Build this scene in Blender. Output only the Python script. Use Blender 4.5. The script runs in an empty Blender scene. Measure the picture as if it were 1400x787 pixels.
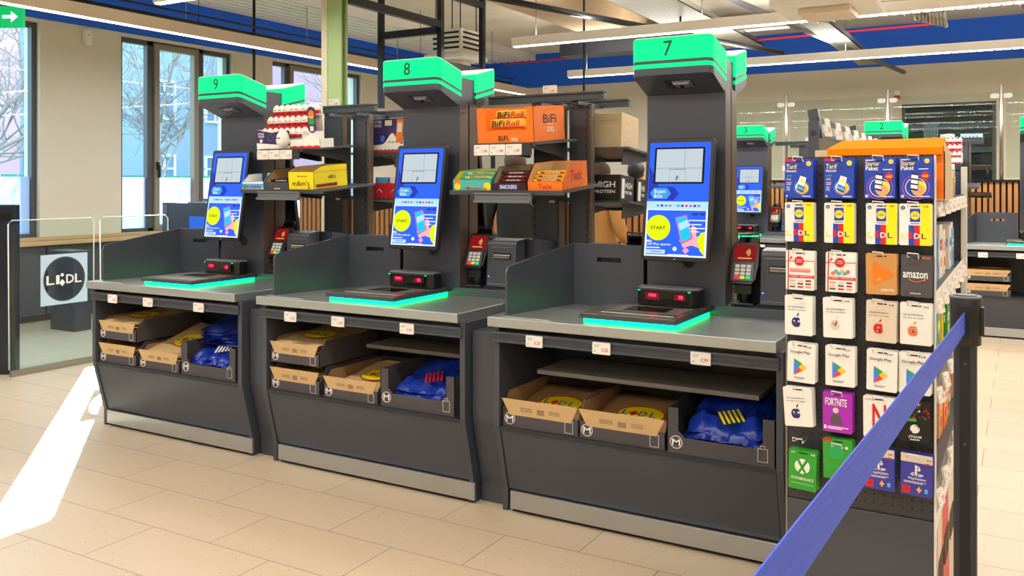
import bpy, bmesh, math, random
from mathutils import Matrix, Vector, noise
random.seed(7)
C = bpy.context.scene.collection
PI = math.pi
R = math.radians

# ------------------------------------------------------------------ camera
cam_d = bpy.data.cameras.new('camera')
cam = bpy.data.objects.new('camera', cam_d); C.objects.link(cam)
cam.location = (0, 0, 1.55)
cam.rotation_euler = (R(90), 0, R(30))
cam_d.sensor_width = 36.0
cam_d.lens = 1212 / 1400 * 36
cam_d.shift_y = -(393.5 - 250) / 1400
cam_d.clip_start = 0.02
cam_d.clip_end = 300
bpy.context.scene.camera = cam

# ------------------------------------------------------------------ view, world, lights
vs = bpy.context.scene.view_settings
vs.view_transform = 'Standard'; vs.look = 'None'; vs.gamma = 1; vs.use_curve_mapping = False
vs.exposure = 0.22
world = bpy.data.worlds.new('world'); bpy.context.scene.world = world
world.use_nodes = True
wn = world.node_tree.nodes; wl = world.node_tree.links
bg = wn['Background']
bg.inputs[0].default_value = (0.58, 0.80, 1.0, 1)
bg.inputs[1].default_value = 5.0

def light(name, kind, loc, rot, energy, color=(1, 1, 1), size=None, size_y=None, angle=None):
    d = bpy.data.lights.new(name, kind); d.energy = energy; d.color = color
    if kind == 'AREA':
        d.shape = 'RECTANGLE'; d.size = size; d.size_y = size_y
    if angle: d.angle = angle
    o = bpy.data.objects.new(name, d); C.objects.link(o)
    o.location = loc; o.rotation_euler = rot
    return o
sun_dir = Vector((1.594, -1.36, -0.895))
sun = light('sun', 'SUN', (-20, 20, 12), (0, 0, 0), 18.0, (1.0, 0.98, 0.95), angle=R(0.4))
sun.rotation_euler = sun_dir.to_track_quat('-Z', 'Y').to_euler()
LAMPS = [  # trunk lights that run along x: x0, x1, y, watts
    (-3.0, 5.0, -3.0, 90), (-7.0, 4.0, -0.6, 85), (-7.0, 4.5, 1.9, 118), (-6.5, 4.5, 5.1, 135),
    (-5.04, 1.30, 8.75, 150), (-5.8, 5.5, 11.7, 330)]
LAMP_Z = 3.1
WARM = (1.0, 0.955, 0.89)
for i, (x0, x1, y, w) in enumerate(LAMPS):
    light('lamp_light', 'AREA', ((x0 + x1) / 2, y, LAMP_Z - 0.012), (0, 0, 0), w, WARM, x1 - x0, 0.05)
    light('ceiling_fill', 'AREA', ((x0 + x1) / 2, y, LAMP_Z + 0.11), (PI, 0, 0), w * 0.7, WARM, x1 - x0, 0.05)  # added fill light aimed upwards to brighten the ceiling
light('lamp_light', 'AREA', (-7.6, 6.5, LAMP_Z - 0.012), (0, 0, R(90)), 150, (0.72, 0.86, 1.0), 15.5, 0.05)

# ------------------------------------------------------------------ materials
def lin(h):
    h = h.lstrip('#'); r = [int(h[i:i + 2], 16) / 255 for i in (0, 2, 4)]
    return tuple(c / 12.92 if c <= 0.04045 else ((c + 0.055) / 1.055) ** 2.4 for c in r) + (1,)
_m = {}
def mat(name, col='#808080', rough=0.5, metal=0.0, emit=0.0, spec=0.5, var=0.0, scale=30.0, bump=0.0, coat=0.0, stretch=None):
    if name in _m: return _m[name]
    m = bpy.data.materials.new(name); m.use_nodes = True
    nt = m.node_tree; b = nt.nodes['Principled BSDF']
    c = lin(col)
    b.inputs['Base Color'].default_value = c
    b.inputs['Roughness'].default_value = rough
    b.inputs['Metallic'].default_value = metal
    b.inputs['Specular IOR Level'].default_value = spec
    b.inputs['Coat Weight'].default_value = coat
    if emit:
        b.inputs['Emission Color'].default_value = c
        b.inputs['Emission Strength'].default_value = emit
        b.inputs['Base Color'].default_value = (0.0, 0.0, 0.0, 1); b.inputs['Specular IOR Level'].default_value = 0.15
    if var or bump:
        tc = nt.nodes.new('ShaderNodeTexCoord'); n = nt.nodes.new('ShaderNodeTexNoise')
        mp = nt.nodes.new('ShaderNodeMapping')
        if stretch: mp.inputs['Scale'].default_value = stretch
        n.inputs['Scale'].default_value = scale; n.inputs['Detail'].default_value = 4
        nt.links.new(tc.outputs['Object'], mp.inputs[0]); nt.links.new(mp.outputs[0], n.inputs['Vector'])
        if var:
            r = nt.nodes.new('ShaderNodeMixRGB')
            r.inputs[1].default_value = tuple(max(0, v * (1 - var)) for v in c[:3]) + (1,)
            r.inputs[2].default_value = tuple(min(1, v * (1 + var)) for v in c[:3]) + (1,)
            nt.links.new(n.outputs['Fac'], r.inputs[0]); nt.links.new(r.outputs[0], b.inputs['Base Color'])
        if bump:
            bp = nt.nodes.new('ShaderNodeBump'); bp.inputs['Strength'].default_value = bump; bp.inputs['Distance'].default_value = 0.01
            nt.links.new(n.outputs['Fac'], bp.inputs['Height']); nt.links.new(bp.outputs[0], b.inputs['Normal'])
    _m[name] = m
    return m
def emi(name, col, s=1.0):
    return mat(name, col, 0.6, emit=s, spec=0.0)

def glass_mat(name, tint, gloss=0.08, rough=0.02):
    m = bpy.data.materials.new(name); m.use_nodes = True
    nt = m.node_tree; nt.nodes.clear()
    out = nt.nodes.new('ShaderNodeOutputMaterial'); mx = nt.nodes.new('ShaderNodeMixShader')
    t = nt.nodes.new('ShaderNodeBsdfTransparent'); g = nt.nodes.new('ShaderNodeBsdfGlossy')
    t.inputs[0].default_value = lin(tint); g.inputs['Roughness'].default_value = rough
    lw = nt.nodes.new('ShaderNodeLayerWeight'); lw.inputs[0].default_value = 0.5
    pw = nt.nodes.new('ShaderNodeMath'); pw.operation = 'POWER'; pw.inputs[1].default_value = 4.0
    fr = nt.nodes.new('ShaderNodeMath'); fr.operation = 'MULTIPLY_ADD'; fr.inputs[1].default_value = 0.2; fr.inputs[2].default_value = 0.02
    nt.links.new(lw.outputs['Facing'], pw.inputs[0]); nt.links.new(pw.outputs[0], fr.inputs[0])
    nt.links.new(fr.outputs[0], mx.inputs[0]); nt.links.new(t.outputs[0], mx.inputs[1]); nt.links.new(g.outputs[0], mx.inputs[2])
    nt.links.new(mx.outputs[0], out.inputs[0])
    _m[name] = m
    return m
glass_mat('pane_glass', '#f2fbff'); glass_mat('barrier_glass', '#f6fffc'); glass_mat('partition_glass', '#f2f8f4')
def frost():
    m = bpy.data.materials.new('frost_film'); m.use_nodes = True
    nt = m.node_tree; nt.nodes.clear()
    out = nt.nodes.new('ShaderNodeOutputMaterial'); mx = nt.nodes.new('ShaderNodeMixShader')
    t = nt.nodes.new('ShaderNodeBsdfTranslucent'); d = nt.nodes.new('ShaderNodeBsdfDiffuse')
    t.inputs[0].default_value = (0.55, 0.62, 0.78, 1); d.inputs[0].default_value = (0.5, 0.55, 0.62, 1)
    mx.inputs[0].default_value = 0.3
    nt.links.new(t.outputs[0], mx.inputs[1]); nt.links.new(d.outputs[0], mx.inputs[2]); nt.links.new(mx.outputs[0], out.inputs[0])
    _m['frost'] = m
frost()

def floor_mat():
    m = bpy.data.materials.new('floor_tile'); m.use_nodes = True; nt = m.node_tree
    b = nt.nodes['Principled BSDF']; L = nt.links.new
    tc = nt.nodes.new('ShaderNodeTexCoord'); mp = nt.nodes.new('ShaderNodeMapping')
    mp.inputs['Location'].default_value = (0.2, -2.3 + 0.355 * 12, 0)
    L(tc.outputs['Object'], mp.inputs[0])
    br = nt.nodes.new('ShaderNodeTexBrick')
    br.offset = 0.5; br.inputs['Scale'].default_value = 1
    br.inputs['Brick Width'].default_value = 0.71; br.inputs['Row Height'].default_value = 0.355
    br.inputs['Mortar Size'].default_value = 0.0026; br.inputs['Mortar Smooth'].default_value = 0.3
    br.inputs['Color1'].default_value = lin('#c9b69c'); br.inputs['Color2'].default_value = lin('#c3b097')
    br.inputs['Mortar'].default_value = lin('#7d6a55')
    L(mp.outputs[0], br.inputs['Vector'])
    v = nt.nodes.new('ShaderNodeTexVoronoi'); v.inputs['Scale'].default_value = 38
    L(mp.outputs[0], v.inputs['Vector'])
    lt = nt.nodes.new('ShaderNodeMath'); lt.operation = 'LESS_THAN'; lt.inputs[1].default_value = 0.13
    L(v.outputs['Distance'], lt.inputs[0])
    v2 = nt.nodes.new('ShaderNodeTexNoise'); v2.inputs['Scale'].default_value = 22
    L(mp.outputs[0], v2.inputs['Vector'])
    g2 = nt.nodes.new('ShaderNodeMath'); g2.operation = 'GREATER_THAN'; g2.inputs[1].default_value = 0.52
    L(v2.outputs['Fac'], g2.inputs[0])
    mu = nt.nodes.new('ShaderNodeMath'); mu.operation = 'MULTIPLY'; L(lt.outputs[0], mu.inputs[0]); L(g2.outputs[0], mu.inputs[1])
    mx = nt.nodes.new('ShaderNodeMixRGB'); mx.inputs[2].default_value = lin('#9c7752')
    L(mu.outputs[0], mx.inputs[0]); L(br.outputs['Color'], mx.inputs[1])
    nb = nt.nodes.new('ShaderNodeTexNoise'); nb.inputs['Scale'].default_value = 1.3; nb.inputs['Detail'].default_value = 3
    L(mp.outputs[0], nb.inputs['Vector'])
    m2 = nt.nodes.new('ShaderNodeMixRGB'); m2.blend_type = 'MULTIPLY'; m2.inputs[0].default_value = 0.25
    L(mx.outputs[0], m2.inputs[1]); L(nb.outputs['Color'], m2.inputs[2])
    hs = nt.nodes.new('ShaderNodeHueSaturation'); hs.inputs['Saturation'].default_value = 0.9
    L(m2.outputs[0], hs.inputs['Color']); L(mx.outputs[0], b.inputs['Base Color'])
    rr = nt.nodes.new('ShaderNodeMapRange'); rr.inputs[3].default_value = 0.28; rr.inputs[4].default_value = 0.45
    L(nb.outputs['Fac'], rr.inputs[0]); L(rr.outputs[0], b.inputs['Roughness'])
    bp = nt.nodes.new('ShaderNodeBump'); bp.inputs['Strength'].default_value = 0.15; bp.inputs['Distance'].default_value = 0.002; bp.invert = True
    L(br.outputs['Fac'], bp.inputs['Height']); L(bp.outputs[0], b.inputs['Normal'])
    _m['floor'] = m
floor_mat()

def perf_mat(name, col, hole, pitch, rad, ax=(0, 2)):
    m = bpy.data.materials.new(name); m.use_nodes = True; nt = m.node_tree; L = nt.links.new
    b = nt.nodes['Principled BSDF']; b.inputs['Roughness'].default_value = 0.45
    tc = nt.nodes.new('ShaderNodeTexCoord'); sp = nt.nodes.new('ShaderNodeSeparateXYZ'); L(tc.outputs['Object'], sp.inputs[0])
    outs = []
    for a in ax:
        f = nt.nodes.new('ShaderNodeMath'); f.operation = 'PINGPONG'; f.inputs[1].default_value = pitch / 2
        L(sp.outputs[a], f.inputs[0])
        outs.append(f)
    cb = nt.nodes.new('ShaderNodeCombineXYZ'); L(outs[0].outputs[0], cb.inputs[0]); L(outs[1].outputs[0], cb.inputs[1])
    ln = nt.nodes.new('ShaderNodeVectorMath'); ln.operation = 'LENGTH'; L(cb.outputs[0], ln.inputs[0])
    lt = nt.nodes.new('ShaderNodeMath'); lt.operation = 'LESS_THAN'; lt.inputs[1].default_value = rad; L(ln.outputs['Value'], lt.inputs[0])
    mx = nt.nodes.new('ShaderNodeMixRGB'); mx.inputs[1].default_value = lin(col); mx.inputs[2].default_value = lin(hole)
    L(lt.outputs[0], mx.inputs[0]); L(mx.outputs[0], b.inputs['Base Color'])
    _m[name] = m
perf_mat('perforated', '#3a3a40', '#060607', 0.025, 0.0032)
perf_mat('tray_steel', '#9c9a90', '#3a3834', 0.05, 0.012, (0, 1))
perf_mat('plate_dots', '#6b6a66', '#222222', 0.008, 0.0022, (0, 1))

mat('anthracite', '#4a4e59', 0.36, 0.25, var=0.06, scale=400, bump=0.04)
mat('anthracite_dark', '#2b2d34', 0.45, 0.1)
mat('black_plastic', '#141417', 0.35)
mat('black_gloss', '#08080a', 0.08, coat=0.5)
mat('black_steel', '#15171c', 0.4, 0.3)
mat('void', '#0c0d10', 0.7)
mat('brushed_steel', '#bcc0c4', 0.3, 0.9, var=0.08, scale=60, stretch=(1, 25, 25), bump=0.02)
mat('counter_steel', '#b8bfc0', 0.36, 0.8, var=0.07, scale=50, stretch=(1, 25, 25), bump=0.015)
mat('steel', '#9a9890', 0.3, 0.9)
mat('grey_plastic', '#6b6e74', 0.45)
mat('rail_grey', '#4c4f55', 0.4, 0.4)
mat('white_plastic', '#e8e4dc', 0.45)
mat('paper', '#e9e6df', 0.6)
mat('white', '#f4f2ee', 0.5)
mat('kraft', '#cba877', 0.75, var=0.08, scale=60)
mat('kraft_dark', '#a57d50', 0.75, var=0.1, scale=60)
mat('cardboard', '#cdb593', 0.8, var=0.05, scale=50)
mat('box_grey', '#4a464a', 0.7)
mat('wall_paint', '#d2c9b6', 0.75, var=0.03, scale=3)
mat('band_blue', '#0a5fdc', 0.6)
mat('ceiling_concrete', '#c6bdad', 0.9, var=0.18, scale=1.5, bump=0.3)
mat('beam_concrete', '#a08a6c', 0.9, var=0.2, scale=3, bump=0.2)
mat('frame_dark', '#4a4a4e', 0.5)
mat('frame_taupe', '#857b6c', 0.5)
mat('wood', '#a5713f', 0.6, var=0.25, scale=6, stretch=(12, 12, 0.6))
mat('sill_wood', '#c79e74', 0.5, var=0.12, scale=8, stretch=(8, 1, 8))
mat('slat_back', '#1a1614', 0.8)
mat('column_paint', '#b9b193', 0.6); mat('column_green', '#8ea36a', 0.6)
mat('red', '#cf1a22', 0.45); mat('dark_red', '#8e0d1c', 0.4); mat('maroon', '#3b1218', 0.4)
mat('blue', '#1d3fae', 0.45); mat('navy', '#13256b', 0.45); mat('yellow', '#f6e000', 0.45); mat('gold', '#f0b41c', 0.45)
mat('orange', '#f4780f', 0.5); mat('green', '#2aa338', 0.45); mat('teal', '#4bb9b0', 0.45); mat('pink', '#e65aa0', 0.45)
mat('purple', '#3a2462', 0.45); mat('magenta', '#a822b4', 0.4); mat('black', '#0b0b0c', 0.5); mat('brown', '#5a2f1a', 0.5)
mat('skyblue', '#58aee6', 0.45); mat('gblue', '#3f7fe8', 0.45); mat('gred', '#e8392c', 0.45); mat('ggreen', '#20a659', 0.45); mat('gyellow', '#f9bd1c', 0.45)
mat('text_grey', '#54514e', 0.6); mat('tan', '#d9a06a', 0.6); mat('card_tan', '#c9914f', 0.5); mat('ps_blue', '#39399e', 0.4)
mat('xbox_green', '#2f9b2b', 0.4); mat('beige', '#d8c8b4', 0.6)
mat('bag_blue', '#16339a', 0.3, var=0.3, scale=25, bump=0.3)
mat('belt_blue', '#2f4fc4', 0.6, bump=0.3, scale=250, stretch=(0.01, 0.01, 1.0))
mat('cable', '#17171a', 0.5)
emi('e_green', '#00ff90', 1.1); emi('e_glow', '#00ff78', 4.5); emi('e_red', '#ff2040', 4.0); emi('e_dim_red', '#a01024', 0.7)
emi('s_blue', '#2a62f5', 1.0); emi('s_navy', '#2434b4', 1.0); emi('s_white', '#e4efff', 1.05); emi('s_pale', '#b4dcf6', 1.0)
emi('s_grey', '#bcc8ce', 1.0); emi('s_yellow', '#e0ee00', 1.0); emi('s_cyan', '#19c4ee', 1.0); emi('s_pink', '#ff9ab8', 1.0)
emi('s_hand', '#ffb0b4', 1.0); emi('s_magenta', '#e0408c', 1.0); emi('s_black', '#101828', 0.6); emi('s_dark', '#1c2a6a', 1.0); emi('s_line', '#7d929c', 0.9)
emi('s_hex', '#3a9ae0', 1.0)
emi('led_blue', '#3a60ff', 5.0); emi('lamp_white', '#fff6ea', 4.0); emi('exit_green', '#12c06a', 0.9); emi('exit_white', '#f4fff8', 1.2)
emi('t_red', '#8c1018', 0.8); emi('t_gold', '#f0c060', 0.9); emi('t_amber', '#b98a3a', 0.8); emi('t_violet', '#5a20ff', 1.6)
emi('key_red', '#ff3040', 1.2); emi('key_yel', '#f0d040', 0.9); emi('key_grn', '#20e080', 1.0)
emi('tv_white', '#f4f6ff', 1.2)

# ------------------------------------------------------------------ mesh helpers
_txt = {}
def text_geo(s):
    if s in _txt: return _txt[s]
    cu = bpy.data.curves.new('t', 'FONT'); cu.body = s; cu.resolution_u = 2; cu.offset = 0.012
    o = bpy.data.objects.new('t', cu); C.objects.link(o)
    dg = bpy.context.evaluated_depsgraph_get()
    me = bpy.data.meshes.new_from_object(o.evaluated_get(dg))
    vs_ = [v.co.copy() for v in me.vertices]; fs = [tuple(p.vertices) for p in me.polygons]
    bpy.data.objects.remove(o); bpy.data.curves.remove(cu); bpy.data.meshes.remove(me)
    xs = [v.x for v in vs_] or [0, 1]; ys = [v.y for v in vs_] or [0, 1]
    x0, x1, y0, y1 = min(xs), max(xs), min(ys), max(ys)
    vv = [((v.x - x0) / (x1 - x0), (v.y - y0) / (y1 - y0)) for v in vs_]
    _txt[s] = (vv, fs)
    return _txt[s]

class MB:
    def __init__(s, M=None):
        s.v = []; s.f = []; s.m = []; s.s = []; s.mats = []; s.M = M or Matrix()
    def mi(s, m):
        if m not in s.mats: s.mats.append(m)
        return s.mats.index(m)
    def add(s, vs_, fs, m, smooth=False, M=None):
        b = len(s.v); T = s.M @ M if M else s.M
        s.v += [T @ Vector(v) for v in vs_]
        k = s.mi(m)
        for f in fs:
            s.f.append([b + i for i in f]); s.m.append(k); s.s.append(smooth)
        return s
    def box(s, x0, x1, y0, y1, z0, z1, m, M=None):
        vs_ = [(x, y, z) for x in (x0, x1) for y in (y0, y1) for z in (z0, z1)]
        fs = [(0, 1, 3, 2), (4, 6, 7, 5), (0, 4, 5, 1), (2, 3, 7, 6), (0, 2, 6, 4), (1, 5, 7, 3)]
        return s.add(vs_, fs, m, M=M)
    def prism(s, pts, z0, z1, m, M=None, smooth=False):
        """pts counter-clockwise in local xy, extruded along local z"""
        n = len(pts); vs_ = [(x, y, z0) for x, y in pts] + [(x, y, z1) for x, y in pts]
        fs = [tuple(range(n))[::-1], tuple(range(n, 2 * n))]
        s.add(vs_, fs, m, M=M)
        b = len(s.v) - 2 * n; k = s.mi(m)
        for i in range(n):
            j = (i + 1) % n
            s.f.append([b + i, b + j, b + n + j, b + n + i]); s.m.append(k); s.s.append(smooth)
        return s
    def profx(s, pts, x0, x1, m):
        """profile of (y, z) points extruded along x"""
        return s.prism(pts, x0, x1, m, M=Matrix(((0, 0, 1, 0), (1, 0, 0, 0), (0, 1, 0, 0), (0, 0, 0, 1))))
    def disc(s, cx, cy, r, z0, z1, m, n=24, ry=None):
        ry = ry or r
        return s.prism([(cx + r * math.cos(2 * PI * i / n), cy + ry * math.sin(2 * PI * i / n)) for i in range(n)], z0, z1, m)
    def ring(s, cx, cy, r, w, z0, z1, m, n=24, ry=None):
        ry = ry or r
        vs_ = []; fs = []
        for i in range(n):
            a = 2 * PI * i / n; c, q = math.cos(a), math.sin(a)
            for rr, ee in ((r, ry), (r - w, ry - w)):
                for z in (z0, z1): vs_.append((cx + rr * c, cy + ee * q, z))
        for i in range(n):
            a = 4 * i; b = 4 * ((i + 1) % n)
            fs += [(a + 1, b + 1, b + 3, a + 3), (a, b, b + 1, a + 1), (a + 2, a + 3, b + 3, b + 2), (a, a + 2, b + 2, b)]
        return s.add(vs_, fs, m)
    def text(s, t, x, y, w, h, z, m, skew=0.0, vert=None):
        vv, fs = text_geo(t)
        return s.add([(x + a * w + b * h * skew, y + b * h, z) for a, b in vv], fs, m)
    def rect(s, x, y, w, h, z, m, t=0.0003):
        return s.box(x, x + w, y, y + h, z - t, z, m)
    def cyl(s, p0, p1, r, m, n=16, r1=None, smooth=True):
        p0, p1 = Vector(p0), Vector(p1); d = (p1 - p0)
        q = d.to_track_quat('Z', 'Y').to_matrix().to_4x4(); T = Matrix.Translation(p0) @ q; L = d.length
        r1 = r if r1 is None else r1
        vs_ = []
        for z, rr in ((0, r), (L, r1)):
            vs_ += [(rr * math.cos(2 * PI * i / n), rr * math.sin(2 * PI * i / n), z) for i in range(n)]
        s.add(vs_, [tuple(range(n))[::-1], tuple(range(n, 2 * n))], m, M=T)
        b = len(s.v) - 2 * n; k = s.mi(m)
        for i in range(n):
            j = (i + 1) % n
            s.f.append([b + i, b + j, b + n + j, b + n + i]); s.m.append(k); s.s.append(smooth)
        return s
    def tube(s, pts, r, m, n=6):
        pts = [Vector(p) for p in pts]; vs_ = []; fs = []
        for i, p in enumerate(pts):
            d = (pts[min(i + 1, len(pts) - 1)] - pts[max(i - 1, 0)]).normalized()
            u = d.cross(Vector((0.13, 0.37, 0.92))); u = u.normalized(); w = d.cross(u)
            for k in range(n):
                a = 2 * PI * k / n; vs_.append(p + (u * math.cos(a) + w * math.sin(a)) * r)
        for i in range(len(pts) - 1):
            for k in range(n):
                j = (k + 1) % n; a = i * n
                fs.append((a + k, a + j, a + n + j, a + n + k))
        fs.append(tuple(range(n))[::-1]); fs.append(tuple(range((len(pts) - 1) * n, len(pts) * n)))
        return s.add(vs_, fs, m, True)
    def lathe(s, prof, m, n=16, M=None):
        """prof: (r, z) bottom to top"""
        vs_ = []; fs = []
        for r, z in prof:
            vs_ += [(r * math.cos(2 * PI * i / n), r * math.sin(2 * PI * i / n), z) for i in range(n)]
        for a in range(len(prof) - 1):
            for i in range(n):
                j = (i + 1) % n
                fs.append((a * n + i, a * n + j, (a + 1) * n + j, (a + 1) * n + i))
        fs.append(tuple(range(n))[::-1]); fs.append(tuple(range((len(prof) - 1) * n, len(prof) * n)))
        return s.add(vs_, fs, m, True, M=M)
    def ball(s, c, r, m, n=14, k=10):
        rx, ry, rz = r if isinstance(r, tuple) else (r, r, r)
        vs_ = []; fs = []
        for a in range(1, k):
            t = PI * a / k
            for i in range(n):
                p = 2 * PI * i / n
                vs_.append((c[0] + rx * math.sin(t) * math.cos(p), c[1] + ry * math.sin(t) * math.sin(p), c[2] - rz * math.cos(t)))
        for a in range(k - 2):
            for i in range(n):
                j = (i + 1) % n; fs.append((a * n + i, a * n + j, (a + 1) * n + j, (a + 1) * n + i))
        fs.append(tuple(range(n))[::-1]); fs.append(tuple(range((k - 2) * n, (k - 1) * n)))
        return s.add(vs_, fs, m, True)
    def build(s, name, parent=None, bevel=0, loc=None):
        me = bpy.data.meshes.new(name)
        me.from_pydata([tuple(v) for v in s.v], [], s.f)
        for m in s.mats: me.materials.append(_m[m])
        me.polygons.foreach_set('material_index', s.m); me.polygons.foreach_set('use_smooth', s.s)
        me.update()
        o = bpy.data.objects.new(name, me); C.objects.link(o)
        if parent: o.parent = parent
        if loc: o.location = loc
        if bevel:
            md = o.modifiers.new('bevel', 'BEVEL'); md.width = bevel; md.segments = 2; md.limit_method = 'ANGLE'; md.angle_limit = R(40)
        return o

def tag(o, label, cat, group=None, kind=None):
    o['label'] = label; o['category'] = cat
    if group: o['group'] = group
    if kind: o['kind'] = kind
    return o
def thing(name, label, cat, loc=(0, 0, 0), rz=0.0, group=None):
    o = bpy.data.objects.new(name, None); o.empty_display_size = 0.1; C.objects.link(o)
    o.location = loc; o.rotation_euler = (0, 0, rz)
    return tag(o, label, cat, group)
def struct(o):
    o['kind'] = 'structure'; return o
def kids(o): return [c for c in bpy.data.objects if c.parent == o]
def copy_tree(o, label=None, loc=None, rz=None, group=None, skip=(), parent=None):
    c = o.copy(); C.objects.link(c)
    if parent is not None: c.parent = parent
    if label: c['label'] = label
    if group: c['group'] = group
    if loc is not None: c.location = loc
    if rz is not None: c.rotation_euler = (0, 0, rz)
    for ch in kids(o):
        if ch.name.split('.')[0] in skip: continue
        copy_tree(ch, parent=c, skip=skip)
    return c
def frame_front(x, y, z):       # local x -> +X, local y -> +Z, local z -> -Y (towards the viewer)
    return Matrix(((1, 0, 0, x), (0, 0, -1, y), (0, 1, 0, z), (0, 0, 0, 1)))
def frame_right(x, y, z):       # local x -> +Y, local y -> +Z, local z -> +X
    return Matrix(((0, 0, 1, x), (1, 0, 0, y), (0, 1, 0, z), (0, 0, 0, 1)))
def rrect(x0, y0, x1, y1, r, n=5):
    pts = []
    for cx, cy, a0 in ((x1 - r, y0 + r, -90), (x1 - r, y1 - r, 0), (x0 + r, y1 - r, 90), (x0 + r, y0 + r, 180)):
        for i in range(n + 1):
            a = R(a0 + 90 * i / n); pts.append((cx + r * math.cos(a), cy + r * math.sin(a)))
    return pts
# ================================================================== SETTING
WX, WY, CZ = -9.6, 15.15, 4.05
RX, RY = 6.5, -5.0
struct(MB().box(WX - 0.3, RX, RY, WY + 0.3, -0.1, 0, 'floor').build('floor'))
b = MB().box(WX - 0.3, RX, RY, WY + 0.3, CZ, CZ + 0.15, 'ceiling_concrete')
struct(b.build('ceiling'))
# left wall with three openings (y0, y1, z0, z1)
OPEN = [(3.2, 5.99, 0.92, 3.36), (7.03, 8.80, 0.92, 3.36), (9.56, 11.6, 0.92, 3.36)]
b = MB(); y = RY
T = 0.3
for y0, y1, z0, z1 in OPEN:
    b.box(WX - T, WX, y, y0, 0, 3.40, 'wall_paint')
    b.box(WX - T, WX, y0, y1, 0, z0, 'wall_paint'); b.box(WX - T, WX, y0, y1, z1, 3.40, 'wall_paint')
    y = y1
b.box(WX - T, WX, y, WY, 0, 3.40, 'wall_paint')
b.box(WX - T, WX, RY, WY, 3.40, CZ, 'band_blue')
b.box(WX, WX + 0.012, RY, WY, 3.40, 3.88, 'band_blue')
struct(b.build('wall_left'))
# corrugated edge under the ceiling on the left
b = MB()
for i in range(9):
    b.box(WX + 0.012 + i * 0.16, WX + 0.10 + i * 0.16, RY, WY, 3.93, CZ, 'white_plastic')
struct(b.build('trim_1'))
# back wall with a dark window opening
b = MB()
bx0, bx1, bz0, bz1 = -1.66, -0.36, 1.55, 2.78
b.box(WX, bx0, WY, WY + T, 0, 3.40, 'wall_paint'); b.box(bx1, RX, WY, WY + T, 0, 3.40, 'wall_paint')
b.box(bx0, bx1, WY, WY + T, 0, bz0, 'wall_paint'); b.box(bx0, bx1, WY, WY + T, bz1, 3.40, 'wall_paint')
b.box(WX, RX, WY, WY + T, 3.40, CZ, 'band_blue')
struct(b.build('wall_back'))
struct(MB().box(RX, RX + 0.2, RY, WY, 0, CZ, 'wall_paint').build('wall_right'))
struct(MB().box(WX, RX, RY - 0.2, RY, 0, CZ, 'wall_paint').build('wall_front'))
struct(MB().box(WX, WX + 0.02, RY, WY, 0, 0.08, 'frame_dark').build('baseboard_left'))
struct(MB().box(WX, RX, WY - 0.02, WY, 0, 0.1, 'frame_dark').build('baseboard_back'))

# windows of the left wall
def frame_yz(b, x0, x1, y0, y1, z0, z1, w, m):
    b.box(x0, x1, y0, y0 + w, z0, z1, m); b.box(x0, x1, y1 - w, y1, z0, z1, m)
    b.box(x0, x1, y0 + w, y1 - w, z0, z0 + w, m); b.box(x0, x1, y0 + w, y1 - w, z1 - w, z1, m)
def window(name, y0, y1, mull, casement=None):
    z0, z1 = 0.92, 3.36
    w = struct(MB().box(WX - 0.28, WX - 0.10, y0, y1, z0 - 0.0, z0 + 0.02, 'frame_taupe').build(name))
    b = MB(); frame_yz(b, WX - 0.14, WX - 0.06, y0, y1, z0, z1, 0.06, 'frame_dark')
    ys = [y0 + 0.06]
    for m0, m1 in mull:
        b.box(WX - 0.14, WX - 0.06, m0, m1, z0, z1, 'frame_dark'); ys += [m0, m1]
    ys.append(y1 - 0.06)
    b.build('window_frame', w, bevel=0.004)
    if casement is not None:
        c = MB(); frame_yz(c, WX - 0.12, WX - 0.03, ys[2 * casement], ys[2 * casement + 1], z0 + 0.02, z1 - 0.02, 0.075, 'frame_taupe')
        c.build('casement', w, bevel=0.004)
        c = MB(); c.box(WX - 0.03, WX + 0.01, ys[2 * casement] + 0.02, ys[2 * casement] + 0.05, 1.72, 1.82, 'black_plastic')
        c.box(WX - 0.01, WX + 0.03, ys[2 * casement] + 0.025, ys[2 * casement] + 0.045, 1.62, 1.78, 'black_plastic'); c.build('handle', w, bevel=0.003)
    p = MB(); q = MB()
    for k in range(0, len(ys), 2):
        p.box(WX - 0.103, WX - 0.098, ys[k], ys[k + 1], 1.62, z1 - 0.06, 'pane_glass')
        q.box(WX - 0.103, WX - 0.098, ys[k], ys[k + 1], z0 + 0.06, 1.62, 'frost')
    p.build('pane', w); q.build('frosted_film', w)
window('window_1', 3.2, 5.99, [(4.35, 4.43)])
window('window_2', 7.03, 8.80, [(7.45, 7.54), (8.24, 8.34)], 1)
window('window_3', 9.56, 11.6, [(9.87, 9.96), (11.0, 11.09)], 1)
# long wooden sill and dark panelling below
s = struct(MB().box(WX + 0.002, WX + 0.20, 2.0, 12.0, 0.855, 0.90, 'sill_wood').build('trim_2', bevel=0.006))
b = MB()
for i in range(5):
    b.box(WX + 0.01, WX + 0.12, 2.0 + i * 2.0, 3.985 + i * 2.0, 0.08, 0.854, 'anthracite')
struct(b.build('trim_3', bevel=0.004))
# roughly the small wooden strip right under the glazing
struct(MB().box(WX, WX + 0.05, 2.0, 12.0, 0.902, 0.94, 'sill_wood').build('trim_4', bevel=0.004))
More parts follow.
